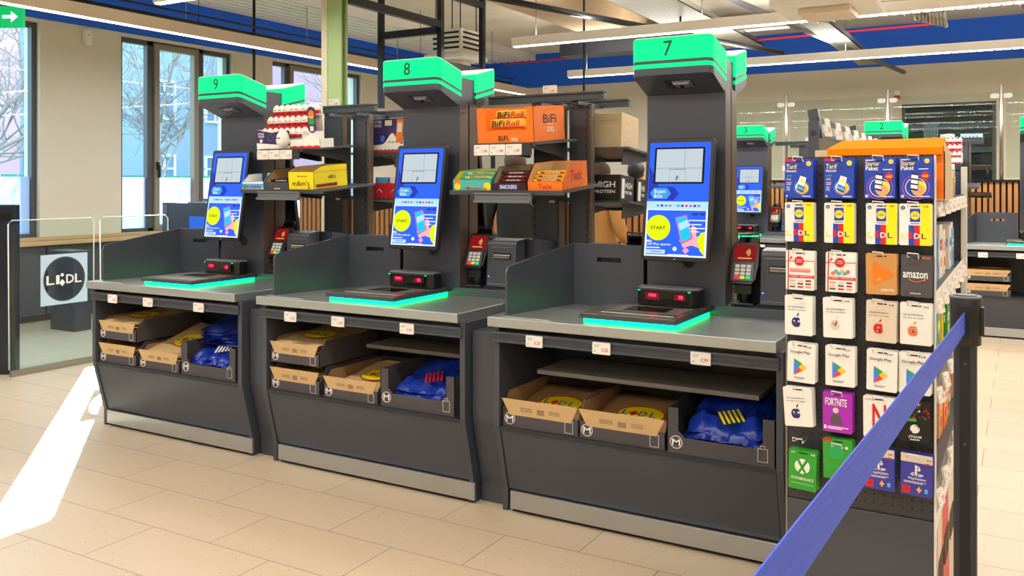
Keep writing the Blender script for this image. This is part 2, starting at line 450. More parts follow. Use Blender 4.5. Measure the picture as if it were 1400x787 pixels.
# dark window of the back wall
w = struct(MB().box(bx0, bx1, WY + 0.24, WY + 0.29, bz0, bz1, 'void').build('window_4'))
b = MB()
for a0, a1, c0, c1 in ((bx0, bx1, bz1 - 0.05, bz1), (bx0, bx1, bz0, bz0 + 0.05), (bx0, bx0 + 0.05, bz0, bz1), (bx1 - 0.05, bx1, bz0, bz1)):
    b.box(a0, a1, WY - 0.02, WY + 0.04, c0, c1, 'frame_dark')
b.build('window_frame', w)
MB().box(bx0 + 0.05, bx1 - 0.05, WY + 0.01, WY + 0.015, bz0 + 0.05, bz1 - 0.05, 'pane_glass').build('pane', w)
b = MB(); b.box(bx0 + 0.06, bx1 - 0.06, WY + 0.12, WY + 0.2, 2.02, 2.1, 'rail_grey'); b.box(bx0 + 0.3, bx0 + 0.5, WY + 0.1, WY + 0.2, 1.9, 2.5, 'grey_plastic')
b.box(bx0 + 0.06, bx1 - 0.06, WY + 0.12, WY + 0.2, 2.4, 2.46, 'rail_grey')
b.build('shop_shelving', w)

# ceiling beams, ducts
b = MB().box(-5.55, -4.85, 4.5, WY, 3.72, CZ, 'beam_concrete'); struct(b.build('ceiling_beam'))
# steel column
b = MB()
b.box(-5.43, -5.36, 6.00, 6.03, 0, CZ, 'column_paint'); b.box(-5.355, -5.20, 6.0, 6.02, 0, CZ, 'column_green')
b.box(-5.36, -5.33, 6.02, 6.07, 0, CZ, 'column_paint'); b.box(-5.43, -5.20, 6.07, 6.09, 0, CZ, 'column_green')
o = struct(b.build('column', bevel=0.004))

# slatted wooden screens and the glass partition
def slats(name, x0, x1, y, z0, z1):
    b = MB().box(x0, x1, y + 0.03, y + 0.05, z0, z1, 'slat_back')
    x = x0
    while x < x1 - 0.04:
        b.box(x, x + 0.042, y, y + 0.03, z0, z1, 'wood'); x += 0.066
    b.box(x0, x1, y - 0.01, y + 0.06, z1, z1 + 0.03, 'black_steel')
    b.box(x0, x1, y - 0.01, y + 0.06, 0, z0, 'anthracite_dark')
    return b.build(name)
tag(slats('slatted_screen', -7.3, -2.2, 7.7, 0.08, 1.38), 'wooden slatted screen seen low behind the candy racks, left of the glass partition', 'screen')
tag(slats('slatted_screen', -3.6, 5.0, 12.3, 0.08, 1.56), 'long wooden slatted screen that carries the glass partition', 'screen')
t = thing('glass_partition', 'glass partition with steel posts on top of the slatted screen at right', 'partition', (0, 12.32, 1.59))
xs = [-4.08, -2.8, -1.52, -0.237, 1.04, 2.3]
for i, x in enumerate(xs):
    MB().cyl((x, 0, 0), (x, 0, 1.16), 0.022, 'steel').build('post', t)
    b = MB()
    for sx in (-1, 1):
        b.prism(rrect(min(x + sx * 0.02, x + sx * 0.12), 0.99, max(x + sx * 0.02, x + sx * 0.12), 1.05, 0.025), -0.02, 0.02, 'steel', M=Matrix(((1, 0, 0, 0), (0, 0, -1, 0), (0, 1, 0, 0), (0, 0, 0, 1))))
    b.build('clamp', t)
    if i < len(xs) - 1:
        MB().box(x + 0.05, xs[i + 1] - 0.05, -0.005, 0.005, 0.03, 1.07, 'partition_glass').build('pane', t)
b = MB().box(-0.04, 0.04, -0.03, 0, 0, 0.07, 'white_plastic').box(-0.042, 0.042, -0.035, 0, -0.055, 0, 'red')
tag(b.build('wall_alarm', loc=(-1.73, WY - 0.001, 2.93), bevel=0.006), 'small white and red alarm box on the far wall', 'alarm')
for x, ww, lb in ((-1.12, 0.2, 'small square lit screen inside the dark far window'), (-0.84, 0.3, 'wide lit screen inside the dark far window, right of the square one')):
    b = MB().box(x, x + ww, WY + 0.05, WY + 0.08, 2.14, 2.3, 'tv_white')
    for k in range(5): b.box(x + 0.02 + k * ww / 6, x + 0.035 + k * ww / 6, WY + 0.048, WY + 0.05, 2.16 + 0.02 * (k % 3), 2.27, 'text_grey')
    tag(b.build('info_screen'), lb, 'screen')

# ================================================================== CEILING FITTINGS
def lamp_x(x0, x1, y, label):
    t = thing('strip_lamp', label, 'lamp', ((x0 + x1) / 2, y, LAMP_Z), 0, 'suspended strip lamps')
    h = (x1 - x0) / 2
    MB().box(-h, h, -0.035, 0.035, 0, 0.1, 'white_plastic').build('housing', t, bevel=0.004)
    b = MB()
    n = int((x1 - x0) / 0.09)
    for i in range(n):
        b.box(-h + 0.02 + i * 0.09, -h + 0.095 + i * 0.09, -0.03, 0.03, -0.010, 0.0, 'lamp_white')
    b.build('diffuser', t)
    for k in range(4):
        x = -h + 0.3 + k * (2 * h - 0.6) / 3
        MB().cyl((x, 0, 0.1), (x, 0, CZ - LAMP_Z), 0.004, 'black_steel', 6).build('suspension_wire', t)
    return t
names = ['strip lamp behind the viewer', 'strip lamp above the viewer', 'strip lamp above the floor in front of the checkouts', 'strip lamp above the candy racks',
         'nearer of the two long strip lamps crossing above checkout 7', 'farther long strip lamp crossing the blue wall at right']
for (x0, x1, y, w_), nm in zip(LAMPS, names): lamp_x(x0, x1, y, nm)
t = thing('strip_lamp', 'long strip lamp running in front of the blue band of the window wall', 'lamp', (-7.6, 6.5, LAMP_Z), R(90), 'suspended strip lamps')
MB().box(-7.75, 7.75, -0.035, 0.035, 0, 0.12, 'beige').build('housing', t)
MB().box(-7.75, 7.75, -0.03, 0.03, -0.01, 0, 'lamp_white').build('diffuser', t)
for k in range(7): MB().cyl((-6 + 2 * k, 0, 0.12), (-6 + 2 * k, 0, CZ - LAMP_Z), 0.004, 'black_steel', 6).build('suspension_wire', t)
# black suspended frame
t = thing('suspended_frame', 'black square steel frame hanging from the ceiling above checkout 8', 'frame', (-6.34, 8.0, 2.4))
for (x, y) in ((0, 0), (0.82, 0), (0.82, 0.86)):
    z0 = 0 if x == 0 else 0.45
    MB().box(x - 0.03, x + 0.03, y - 0.03, y + 0.03, 0 if x == 0 else 0.1, CZ - 2.4, 'black_steel').build('post', t, bevel=0.003)
for a in ((-0.0, 0.82, -0.03, 0.03, 0.78, 0.86), (0.79, 0.85, -2.0, -0.03, 0.84, 0.92), (0.79, 0.85, 0.03, 0.83, 0.42, 0.49), (0.79, 0.85, 0.03, 0.83, 1.2, 1.27)):
    MB().box(*a, 'black_steel').build('crossbar', t, bevel=0.003)
tag(MB().cyl((-8.35, 8, 2.2), (-8.35, 8, CZ), 0.018, 'black_steel').build('hanging_rod'), 'thin black rod hanging from the ceiling above checkout 9', 'rod')
b = MB().tube([(-8.4, -2, 3.42), (-8.4, 6, 3.42), (-8.4, 14.5, 3.42)], 0.025, 'black_steel').tube([(-8.33, -2, 3.5), (-8.33, 14.5, 3.5)], 0.014, 'black_steel')
for k in range(7): b.cyl((-8.4, 1 + 2 * k, 3.42), (-8.4, 1 + 2 * k, CZ), 0.006, 'steel', 6)
tag(b.build('black_pipe'), 'black pipe running along the blue band of the window wall', 'pipe')
def cassette(x, y, z, s, label):
    t = thing('ceiling_air_unit', label, 'air conditioner', (x, y, z))
    b = MB(); h = s / 2
    b.box(-h, h, -h, h, 0.12, 0.42, 'white_plastic'); b.build('casing', t, bevel=0.01)
    b = MB(); b.prism([(-h - .06, -h - .06), (h + .06, -h - .06), (h + .06, h + .06), (-h - .06, h + .06)], 0.06, 0.12, 'white_plastic')
    b.prism([(-h * .6, -h * .6), (h * .6, -h * .6), (h * .6, h * .6), (-h * .6, h * .6)], 0.0, 0.06, 'beige'); b.build('grille', t, bevel=0.01)
    for k in range(4):
        b = MB()
        for j in range(4):
            z_ = 0.18 + j * 0.06
            b.box(-h * .85, h * .85, -h - 0.004, -h, z_, z_ + 0.025, 'void', M=Matrix.Rotation(k * PI / 2, 4, 'Z'))
        b.build('louvre', t)
    for sx in (-1, 1):
        for sy in (-1, 1): MB().cyl((sx * h * .8, sy * h * .8, .42), (sx * h * .8, sy * h * .8, CZ - z), 0.008, 'black_steel', 6).build('hanger_rod', t)
cassette(-5.98, 9.0, 2.97, 0.44, 'white louvred air unit hanging inside the black frame')
cassette(-1.50, 8.2, 3.02, 0.72, 'white ceiling air unit cut by the top edge at right')
def tray(x0, x1, y, w, z, label, ydir=False):
    b = MB()
    if ydir:
        b.box(x0, x1, y, w, z, z + 0.01, 'tray_steel'); b.box(x0, x0 + 0.01, y, w, z, z + 0.07, 'steel'); b.box(x1 - 0.01, x1, y, w, z, z + 0.07, 'steel')
    else:
        b.box(x0, x1, y, y + w, z, z + 0.01, 'tray_steel'); b.box(x0, x1, y, y + 0.01, z, z + 0.08, 'steel'); b.box(x0, x1, y + w - 0.01, y + w, z, z + 0.08, 'steel')
        for k in range(int((x1 - x0) / 0.18)): b.box(x0 + k * 0.18, x0 + k * 0.18 + 0.015, y, y + w, z - 0.008, z, 'steel')
        for k in range(3): b.box(x0 + 1 + k * 2, x0 + 1.04 + k * 2, y + w / 2, y + w / 2 + 0.04, z, CZ, 'steel')
    return tag(b.build('cable_tray'), label, 'cable tray')
tray(-2.2, 6.0, 9.9, 0.5, 3.36, 'wide perforated cable tray crossing under the ceiling at right')
tray(-4.1, -3.4, 7.5, 13.5, 3.62, 'perforated metal tray running to the rear next to the concrete beam', True)
tray(-2.2, -1.9, 10.4, 14.5, 3.36, 'narrow cable tray branching to the rear at right', True)
b = MB().box(-6.2, -4.3, 12.2, 12.6, 3.5, 3.75, 'anthracite_dark'); tag(b.build('ventilation_duct'), 'dark rectangular duct under the ceiling left of checkout 7', 'duct')
b = MB().tube([(-8, 13.6, 3.66), (-4, 13.2, 3.66), (-1, 13.0, 3.66)], 0.016, 'red'); tag(b.build('red_pipe'), 'thin red sprinkler pipe under the ceiling', 'pipe')
for (p0, p1, lb) in (((-5.2, 5.0, 3.35), (-2.9, 12.5, 3.35), 'black pipe slanting under the ceiling left of checkout 7'),
                     ((-0.2, 9.0, 3.55), (0.5, 14.8, 3.1), 'grey strut slanting down to the far strip lamp'),
                     ((-2.7, 9.2, 3.5), (-1.6, 14.8, 3.25), 'grey conduit slanting behind checkout 7')):
    tag(MB().tube([p0, p1], 0.035, 'black_steel' if 'black' in lb else 'grey_plastic', 8).build('pipe'), lb, 'pipe')
for x, y, lb in ((-5.0, 12.5, 'thin white pipe parallel to the far wall, upper one'), (-5.0, 12.9, 'thin white pipe parallel to the far wall, lower one')):
    tag(MB().tube([(x - 1, y, 3.7 + (y - 12.5) * .3), (x + 2.2, y, 3.7 + (y - 12.5) * .3)], 0.02, 'white_plastic', 8).build('pipe'), lb, 'pipe')
b = MB()
for k in range(9):
    b.lathe([(0.09, 0), (0.105, 0.02), (0.09, 0.04)], 'steel', 14, M=Matrix.Translation((-1.05 + k * 0.035, 10.6 + k * 0.02, 3.42 - k * 0.01)) @ Matrix.Rotation(R(80), 4, 'Y'))
tag(b.build('flexible_duct'), 'corrugated silver duct hose hanging from the right cable tray', 'duct')
for x, y, z0, lb in ((-4.55, 9.6, 2.3, 'thin black rod hanging above the rack between checkouts 8 and 7'), (-3.7, 10.6, 1.9, 'thin dark rod hanging left of the checkout 7 head')):
    tag(MB().cyl((x, y, z0), (x, y, CZ), 0.014, 'black_steel', 8).build('hanging_rod'), lb, 'rod')

# exit sign and motion sensor
t = thing('exit_sign', 'green emergency exit sign with a white arrow hanging at the left', 'sign', (-8.0, 4.62, 2.95), R(28))
MB().box(-0.22, 0.22, -0.02, 0.02, 0, 0.19, 'exit_green').build('panel', t, bevel=0.003)
MB().box(-0.23, 0.23, -0.035, 0.035, 0.19, 0.25, 'grey_plastic').build('housing', t, bevel=0.004)
b = MB(frame_front(0, -0.0205, 0))
b.prism([(0.03, 0.08), (0.11, 0.08), (0.11, 0.045), (0.175, 0.095), (0.11, 0.145), (0.11, 0.11), (0.03, 0.11)], 0, 0.001, 'exit_white')
b.disc(-0.05, 0.155, 0.016, 0, 0.001, 'exit_white', 12)
for q in ([(-0.09, 0.09), (-0.04, 0.08), (-0.03, 0.13), (-0.07, 0.14)], [(-0.09, 0.09), (-0.13, 0.04), (-0.115, 0.03), (-0.07, 0.08)], [(-0.06, 0.085), (-0.02, 0.065), (-0.03, 0.02), (-0.015, 0.02), (0.0, 0.07), (-0.04, 0.1)],
          [(-0.04, 0.13), (0.0, 0.105), (0.008, 0.115), (-0.03, 0.14)]): b.prism(q, 0, 0.001, 'exit_white')
b.build('pictogram', t)
MB().cyl((0, 0, 0.25), (0, 0, CZ - 2.95), 0.006, 'steel', 6).build('suspension_rod', t)
b = MB().box(0, 0.05, -0.045, 0.045, -0.07, 0.09, 'white_plastic').box(0.0, 0.055, -0.03, 0.03, -0.09, -0.04, 'white_plastic').box(0.05, 0.052, 0, 0.012, 0.02, 0.032, 'black')
tag(b.build('motion_sensor', loc=(WX, 6.56, 3.27), bevel=0.008), 'small white motion sensor high on the beige wall between windows', 'sensor')

# ================================================================== OUTSIDE
tag(MB().box(-60, WX - 0.4, -30, 60, -0.3, -0.2, 'grass').build('ground') if 'grass' in _m else (mat('grass', '#6f8a4a', 0.9, var=0.3, scale=2), MB().box(-60, WX - 0.4, -30, 60, -0.3, -0.2, 'grass').build('ground'))[1], 'grass outside the windows', 'ground', kind='structure')
mat('pink_render', '#c99aa4', 0.8); mat('pale_render', '#8fa3b4', 0.8); mat('green_door', '#1c9a7c', 0.6); mat('fence_green', '#2c8f78', 0.7)
mat('bark', '#8a7f78', 0.9); mat('win_dark', '#6d8ba8', 0.3)
def building(name, x, y0, y1, h, m, label, depth=8):
    t = thing(name, label, 'building', (x, (y0 + y1) / 2, -0.2))
    w = (y1 - y0) / 2
    MB().box(-depth, 0, -w, w, 0, h, m).build('wall', t)
    MB().box(-depth - 0.2, 0.25, -w - 0.2, w + 0.2, h, h + 0.4, 'frame_taupe').build('roof', t)
    n = max(1, int((y1 - y0) / 2.6))
    for i in range(n):
        for j in range(int(h / 3)):
            y = -w + (i + 0.5) * (2 * w) / n; z = 1.3 + j * 3.0
            f = MB(); frame_yz(f, 0.0, 0.08, y - 0.55, y + 0.55, z, z + 1.6, 0.09, 'white'); f.box(0, 0.06, y - 0.04, y + 0.04, z, z + 1.6, 'white'); f.box(0, 0.06, y - .55, y + .55, z + 1.0, z + 1.07, 'white')
            fo = f.build('window', t)
            MB().box(0.01, 0.03, y - 0.5, y + 0.5, z + 0.05, z + 1.55, 'win_dark').build('pane', fo)
    return t
tb = building('apartment_building', -27, 5.0, 16.2, 9, 'pink_render', 'pink building seen through the left window')
o = MB().box(0.02, 0.12, 1.4, 3.2, 0.0, 3.4, 'green_door').box(0.12, 0.14, 1.7, 2.2, 1.9, 3.1, 'white').box(0.12, 0.14, 2.4, 2.9, 1.9, 3.1, 'white').build('door', tb)
building('apartment_building', -30, 17.4, 46, 9.5, 'pale_render', 'pale building behind bare branches in the middle window')
building('apartment_building', -22, 27.5, 44, 9, 'pink_render', 'pinkish house seen through the third window', 6)
b = MB()
for k in range(60):
    b.box(-20.05, -20.0, 8 + k * 0.4, 8.34 + k * 0.4, -0.2, 1.75, 'fence_green')
tag(b.build('garden_fence'), 'green fence outside behind the bare tree', 'fence')
def tree(x, y, h, seed, label, n0=7):
    rnd = random.Random(seed); b = MB()
    def br(p, d, L, r, lv):
        pts = [p]; q = Vector(p); dd = Vector(d).normalized()
        for k in range(4):
            dd = (dd + Vector((rnd.uniform(-.2, .2), rnd.uniform(-.2, .2), rnd.uniform(-.1, .16)))).normalized()
            q = q + dd * L / 4; pts.append(q.copy())
            if lv < 4 and k > 0:
                for _ in range(2 if lv < 3 else 1):
                    a = Vector((rnd.uniform(-1, 1), rnd.uniform(-1, 1), rnd.uniform(-.3, .8))).normalized()
                    br(q.copy(), dd * 0.6 + a * 0.8, L * 0.62, r * 0.55, lv + 1)
        b.tube(pts, r * .6, 'bark', 4 if lv > 1 else 7)
    br((0, 0, 0), (0, 0, 1), h * 0.55, 0.10, 0)
    return tag(b.build('bare_tree', loc=(x, y, -0.2)), label, 'tree')
tree(-19.0, 15.0, 6, 3, 'bare tree outside the middle window')
tree(-17.5, 9.0, 5.5, 5, 'bare tree whose twigs reach the left window')
tree(-17.5, 20.8, 5, 11, 'bare tree outside the third window')
# ================================================================== SELF-CHECKOUTS
def xprint(b, s, x, y, w, h, m, z=0.0006, skew=0): b.text(s, x, y, w, h, z, m, skew)

def price_tag(parent, x, y, z, price, M=None, w=0.085, h=0.052, name='price_label'):
    """small electronic shelf label; x, z = centre, facing -y"""
    F_ = (M or Matrix()) @ frame_front(x - w / 2, y, z - h / 2)
    b = MB(F_)
    b.prism(rrect(0, 0, w, h, 0.004, 2), -0.007, 0.0, 'white_plastic')
    b.rect(w * .07, h * .1, w * .86, h * .8, 0.0004, 'paper')
    b.text(price, w * .52, h * .2, w * .36, h * .34, 0.0007, 'red')
    b.rect(w * .12, h * .74, w * .3, h * .035, 0.0008, 'text_grey'); b.rect(w * .12, h * .62, w * .22, h * .03, 0.0008, 'text_grey')
    b.rect(w * .12, h * .2, w * .05, h * .1, 0.0008, 'text_grey')
    return b.build(name, parent)

def screen_art(b, w, h):
    """interface of the touch screen in local xy, z outwards"""
    z = 0.0006
    def rc(u, v, uw, vh, m, k=1): b.rect(u * w, v * h, uw * w, vh * h, z * k, m)
    b.prism(rrect(0.05 * w, 0.035 * h, 0.95 * w, 0.965 * h, 0.03 * w), 0, z, 's_blue')
    rc(.05, .035, .9, .005, 's_white', 1.5)
    b.prism([(.06 * w, .50 * h), (.06 * w, .62 * h), (.06 * w, .77 * h), (.2 * w, .64 * h), (.2 * w, .5 * h)], z, 2 * z, 's_navy')
    b.prism(rrect(.13 * w, .625 * h, .87 * w, .925 * h, .02 * w), 2 * z, 3 * z, 's_black')
    rc(.16, .64, .68, .27, 's_grey', 4)
    rc(.16, .75, .68, .004, 's_line', 5); rc(.58, .75, .005, .16, 's_line', 5)
    rc(.36, .645, .004, .1, 's_line', 5); rc(.6, .645, .004, .1, 's_line', 5); rc(.36, .74, .24, .006, 's_line', 5)
    b.prism([(.46 * w, .645 * h), (.5 * w, .665 * h), (.5 * w, .69 * h), (.46 * w, .69 * h)], 5 * z, 6 * z, 's_line')
    # hexagon badges
    def hexa(u0, u1, v0, v1, m, k):
        t = (u1 - u0) * .18; vm = (v0 + v1) / 2
        b.prism([(u0 * w, vm * h), ((u0 + t) * w, v0 * h), ((u1 - t) * w, v0 * h), (u1 * w, vm * h), ((u1 - t) * w, v1 * h), ((u0 + t) * w, v1 * h)], (k - 1) * z, k * z, m)
    hexa(.07, .52, .49, .60, 's_navy', 4); hexa(.09, .40, .50, .59, 's_hex', 5)
    b.text('Scan', .15 * w, .548 * h, .17 * w, .03 * h, 6 * z, 's_white'); b.text('&Go', .15 * w, .510 * h, .13 * w, .03 * h, 6 * z, 's_white')
    # pale bar with payment marks
    rc(.05, .415, .9, .065, 's_pale', 3)
    for k, m in enumerate(('s_line', 's_navy', 's_line', 's_line', 's_grey', 's_hex', 's_navy', 'key_red', 's_magenta', 's_navy', 's_line')):
        rc(.2 + k * .06, .437, .038, .017, m, 4)
    # lower panel
    rc(.05, .035, .9, .38, 's_white', 3)
    rc(.075, .048, .85, .36, 's_blue', 4)
    b.disc(.24 * w, .265 * h, .18 * w, 4 * z, 5 * z, 's_yellow', 40)
    b.text('START', .13 * w, .25 * h, .22 * w, .028 * h, 6 * z, 's_black')
    # hand, sleeve and phone
    b.prism([(.56 * w, .17 * h), (.62 * w, .11 * h), (.74 * w, .13 * h), (.92 * w, .10 * h), (.92 * w, .22 * h), (.8 * w, .2 * h), (.8 * w, .27 * h), (.74 * w, .29 * h), (.7 * w, .22 * h)], 4 * z, 5 * z, 's_hand')
    b.prism([(.925 * w, .05 * h), (.925 * w, .24 * h), (.86 * w, .23 * h), (.82 * w, .17 * h), (.86 * w, .09 * h)], 5 * z, 6 * z, 's_yellow')
    P_ = [(.50, .35), (.64, .36), (.74, .19), (.60, .15)]
    b.prism([(x * w, y * h) for x, y in [(.485, .35), (.59, .135), (.755, .185), (.655, .375)][::1]], 5 * z, 6 * z, 's_magenta')
    b.prism([(x * w, y * h) for x, y in [(.50, .345), (.60, .15), (.735, .19), (.645, .365)]], 6 * z, 7 * z, 's_cyan')
    b.prism([(x * w, y * h) for x, y in [(.535, .30), (.565, .245), (.70, .285), (.672, .335)]], 7 * z, 8 * z, 's_pale')
    b.text('Mit', .08 * w, .145 * h, .08 * w, .022 * h, 6 * z, 's_white'); b.text('Lidl Plus sparen', .08 * w, .118 * h, .36 * w, .024 * h, 6 * z, 's_white')
    rc(.08, .1, .2, .008, 's_white', 6)
    b.prism(rrect(.08 * w, .055 * h, .36 * w, .088 * h, .01 * w), 5 * z, 6 * z, 's_pale'); rc(.15, .068, .16, .008, 's_line', 7)
    for v, uu in ((.325, .22), (.292, .15), (.262, .20), (.235, .12)):
        rc(.72, v, uu, .008, 's_white', 6); rc(.69, v - .004, .018, .014, 's_white', 6)
    rc(.73, .37, .09, .02, 's_navy', 6); rc(.84, .37, .07, .02, 's_navy', 6)
    b.disc(.5 * w, .098 * h, .03 * w, 5 * z, 6 * z, 's_white', 16); b.disc(.5 * w, .098 * h, .02 * w, 6 * z, 7 * z, 's_yellow', 16)
    b.prism([(.66 * w, .06 * h), (.71 * w, .088 * h), (.66 * w, .116 * h), (.61 * w, .088 * h)], 5 * z, 6 * z, 's_pink')
    rc(.4, .048, .3, .006, 's_white', 6)

def make_kiosk(label, prices):
    t = thing('self_checkout', label, 'self-checkout', (0, 0, 0), 0)
    # body: two bent side walls, lower front, shelf compartment
    prof = [(-.006, .86), (-.006, .42), (.075, .10), (.075, 0), (.60, 0), (.60, .885), (-.006, .885)]
    for x0, x1 in ((0, .03), (1.30, 1.33)):
        MB().profx(prof, x0, x1, 'anthracite').build('side_panel', t, bevel=0.003)
    b = MB(); b.profx([(.0, .42), (.085, .11), (.085, .02), (.11, .02), (.11, .11), (.03, .43), (.58, .43), (.58, .412), (.0, .40)][:9], .03, 1.30, 'anthracite')
    b = MB(); b.profx([(0, .418), (.083, .105), (.10, .105), (.02, .418)], .034, 1.296, 'anthracite'); b.build('front_panel', t)
    MB().box(.03, 1.30, .0, .58, .40, .419, 'anthracite_dark').build('shelf_floor', t)
    MB().box(.03, 1.30, .56, .58, .419, .885, 'anthracite_dark').build('back_panel', t)
    MB().box(.05, 1.34, .062, .078, .018, .102, 'brushed_steel').build('kick_plate', t, bevel=0.002)
    MB().box(.05, 1.28, .085, .12, .0, .11, 'void').build('plinth', t)
    # label rail
    b = MB(); b.box(.0, 1.315, -.012, .02, .812, .862, 'anthracite'); b.box(.0, 1.315, -.022, -.012, .85, .862, 'anthracite'); b.box(.0, 1.315, -.022, -.012, .812, .822, 'anthracite')
    b.box(.0, 1.315, -.016, -.012, .834, .838, 'rail_grey')
    b.build('label_rail', t, bevel=0.0015)
    for (x, p) in prices: price_tag(t, x, -.026, .832, p)
    # worktop
    b = MB(); b.box(-.015, 1.31, -.04, .545, .885, .93, 'counter_steel'); b.build('countertop', t, bevel=0.003)
    MB().box(.045, .30, -.012, -.004, .9302, .9312, 'white_plastic').build('engraved_mark', t)
    # guard: side wing and back wing of one folded sheet
    s = MB(); q = 0.012
    Mx = Matrix.Translation((.035, .04, .93)) @ Matrix.Rotation(math.atan2(.10, .51), 4, 'Z').inverted()
    Lw = math.hypot(.10, .51)
    # local: y along the wing, z up
    pts = [(0, 0), (Lw, 0), (Lw, .312), (.035, .232), (.01, .222), (0, .20)]
    s.prism(pts, 0, q, 'anthracite', M=Mx @ Matrix(((0, 0, 1, 0), (1, 0, 0, 0), (0, 1, 0, 0), (0, 0, 0, 1))))
    x0, x1, y0 = .135, .525, .548
    sl = (.275, .405, .222, .245)
    for a in ((x0, sl[0], .93, 1.242), (sl[1], x1, .93, 1.242), (sl[0], sl[1], .93, .93 + sl[2]), (sl[0], sl[1], .93 + sl[3], 1.242)):
        s.box(a[0], a[1], y0, y0 + q, a[2], a[3], 'anthracite')
    s.build('guard', t)
    # scanner scale plate with green light below
    pt = [(.435, .035), (.87, .035), (.87, .55), (.435, .55)]
    b = MB(); b.box(.425, .875, .03, .555, .948, .968, 'anthracite'); b.box(.43, .87, .034, .55, .968, .972, 'steel')
    b.box(.50, .84, .17, .37, .972, .9735, 'plate_dots'); b.box(.56, .76, .20, .34, .9735, .9745, 'black_gloss'); b.box(.50, .84, .10, .104, .972, .9735, 'white_plastic')
    b.build('scanner_plate', t, bevel=0.002)
    MB().box(.44, .86, .045, .54, .931, .947, 'e_glow').build('green_light', t)
    # upright scanner
    def curve(y0_, dy, d):
        return [(.538 + .005, y0_ + .02), (.56, y0_), (.70, y0_ - .012), (.82, y0_), (.845, y0_ + .02), (.85, y0_ + d - .02), (.82, y0_ + d), (.56, y0_ + d), (.54, y0_ + d - .02)]
    b = MB(); b.prism(curve(.41, 0, .1), .974, 1.05, 'black_plastic'); b.prism(curve(.408, 0, .104), 1.05, 1.058, 'grey_plastic')
    sc = b.build('scanner', t, bevel=0.004)
    b = MB(); b.box(.575, .805, .394, .400, .986, 1.044, 'black_gloss'); b.build('window', sc)
    MB().box(.60, .665, .391, .393, 1.005, 1.035, 'e_dim_red').box(.615, .65, .389, .3915, 1.017, 1.03, 'e_red').build('laser_light', sc)
    MB().box(.74, .79, .391, .393, 1.005, 1.03, 'e_dim_red').box(.762, .78, .389, .3915, 1.012, 1.028, 'e_red').build('laser_light', sc)
    b = MB(); b.box(.556, .566, .40, .405, 1.04, 1.046, 'e_green'); b.box(.80, .812, .40, .405, 1.04, 1.046, 'e_green'); b.build('status_light', sc)
    # raised ledge with card terminal and receipt printer
    MB().profx([(.545, .885), (.545, .972), (.66, .985), (.66, .885)], .885, 1.315, 'anthracite').build('ledge', t, bevel=0.003)
    Tt = Matrix.Translation((1.005, .60, 1.09)) @ Matrix.Rotation(R(-24), 4, 'X') @ Matrix.Scale(1.16, 4)
    b = MB(); b.cyl((1.005, .63, .98), (1.005, .62, 1.10), .028, 'black_plastic', 12); b.box(.955, 1.06, .565, .66, .978, .99, 'black_plastic')
    b.box(.965, 1.045, .59, .63, 1.03, 1.10, 'black_plastic')
    stn = b.build('terminal_stand', t, bevel=0.003)
    b = MB(Tt @ frame_front(-.058, -.02, -.02))
    b.prism([(.006, .02), (.02, .0), (.096, .0), (.11, .02), (.116, .09), (.112, .17), (.1, .18), (.016, .18), (.004, .17), (0, .09)], -.03, 0, 'black_plastic')
    ter = b.build('card_terminal', t, bevel=0.003)
    b = MB(Tt @ frame_front(-.058, -.02, -.02)); b.rect(.012, .098, .092, .07, .001, 't_red')
    for k in range(4):
        r_ = .006 + .005 * k
        b.tube([(.058 + r_ * math.cos(R(a)), .135 + r_ * math.sin(R(a)), .002) for a in (-50, -25, 0, 25, 50)], .0012, 't_gold', 4)
    b.rect(.03, .108, .055, .004, .0015, 't_gold'); b.build('display', ter)
    b = MB(Tt @ frame_front(-.058, -.02, -.02)); b.prism([(.012, .012), (.104, .012), (.1, .09), (.016, .09)], 0, .006, 'rail_grey')
    for i in range(3):
        for j in range(4):
            m = 'white_plastic' if j else ('key_red', 'key_yel', 'key_grn')[i]
            b.box(.026 + i * .023, .044 + i * .023, .02 + j * .016, .032 + j * .016, .006, .009, m)
    b.build('keypad', ter)
    MB(Tt @ frame_front(-.058, -.02, -.02)).box(-.014, -.004, .04, .10, -.02, .0, 'white_plastic').tube([(-.008, .1, -.01), (-.03, .13, -.02), (-.02, .17, -.05), (.0, .19, -.06)], .002, 'cable').tube([(-.01, .04, -.01), (-.04, .05, -.03), (-.04, .1, -.04), (-.02, .16, -.05)], .002, 'cable').build('scanner_cable', ter)
    b = MB(Tt @ frame_front(-.058, -.02, -.02)); b.prism([(.014, .18), (.1, .18), (.094, .215), (.02, .215)], -.035, -.028, 'black_gloss')
    b.tube([(.02, .18, -.03), (.022, .222, -.03), (.098, .225, -.03), (.102, .18, -.03)], .004, 'black_plastic'); b.build('privacy_hood', ter)
    b = MB(); b.profx([(.575, .99), (.585, 1.0), (.60, 1.215), (.61, 1.235), (.70, 1.245), (.70, .99)], 1.085, 1.265, 'anthracite')
    pr = b.build('receipt_printer', t, bevel=0.004)
    Tp = Matrix.Translation((1.085, .586, 1.0)) @ Matrix.Rotation(-math.atan2(.015, .215), 4, 'X')
    b = MB(Tp @ frame_front(0, 0, 0)); b.box(.04, .15, .135, .168, 0, .006, 'black_gloss'); b.box(.045, .145, .14, .152, .006, .012, 'steel'); b.box(.045, .145, .156, .160, .003, .009, 'white_plastic'); b.build('paper_slot', pr)
    b = MB(Tp @ frame_front(0, 0, 0)); b.rect(.012, .0, .156, .004, .002, 'grey_plastic'); b.disc(.013, .04, .004, 0, .002, 'led_blue', 10); b.box(.018, .02, .1, .15, 0, .001, 'void'); b.box(.018, .165, .2, .203, 0, .002, 'steel'); b.build('status_light', pr)
    MB().box(1.08, 1.27, .575, .70, .972, .990, 'void').build('printer_foot', t)
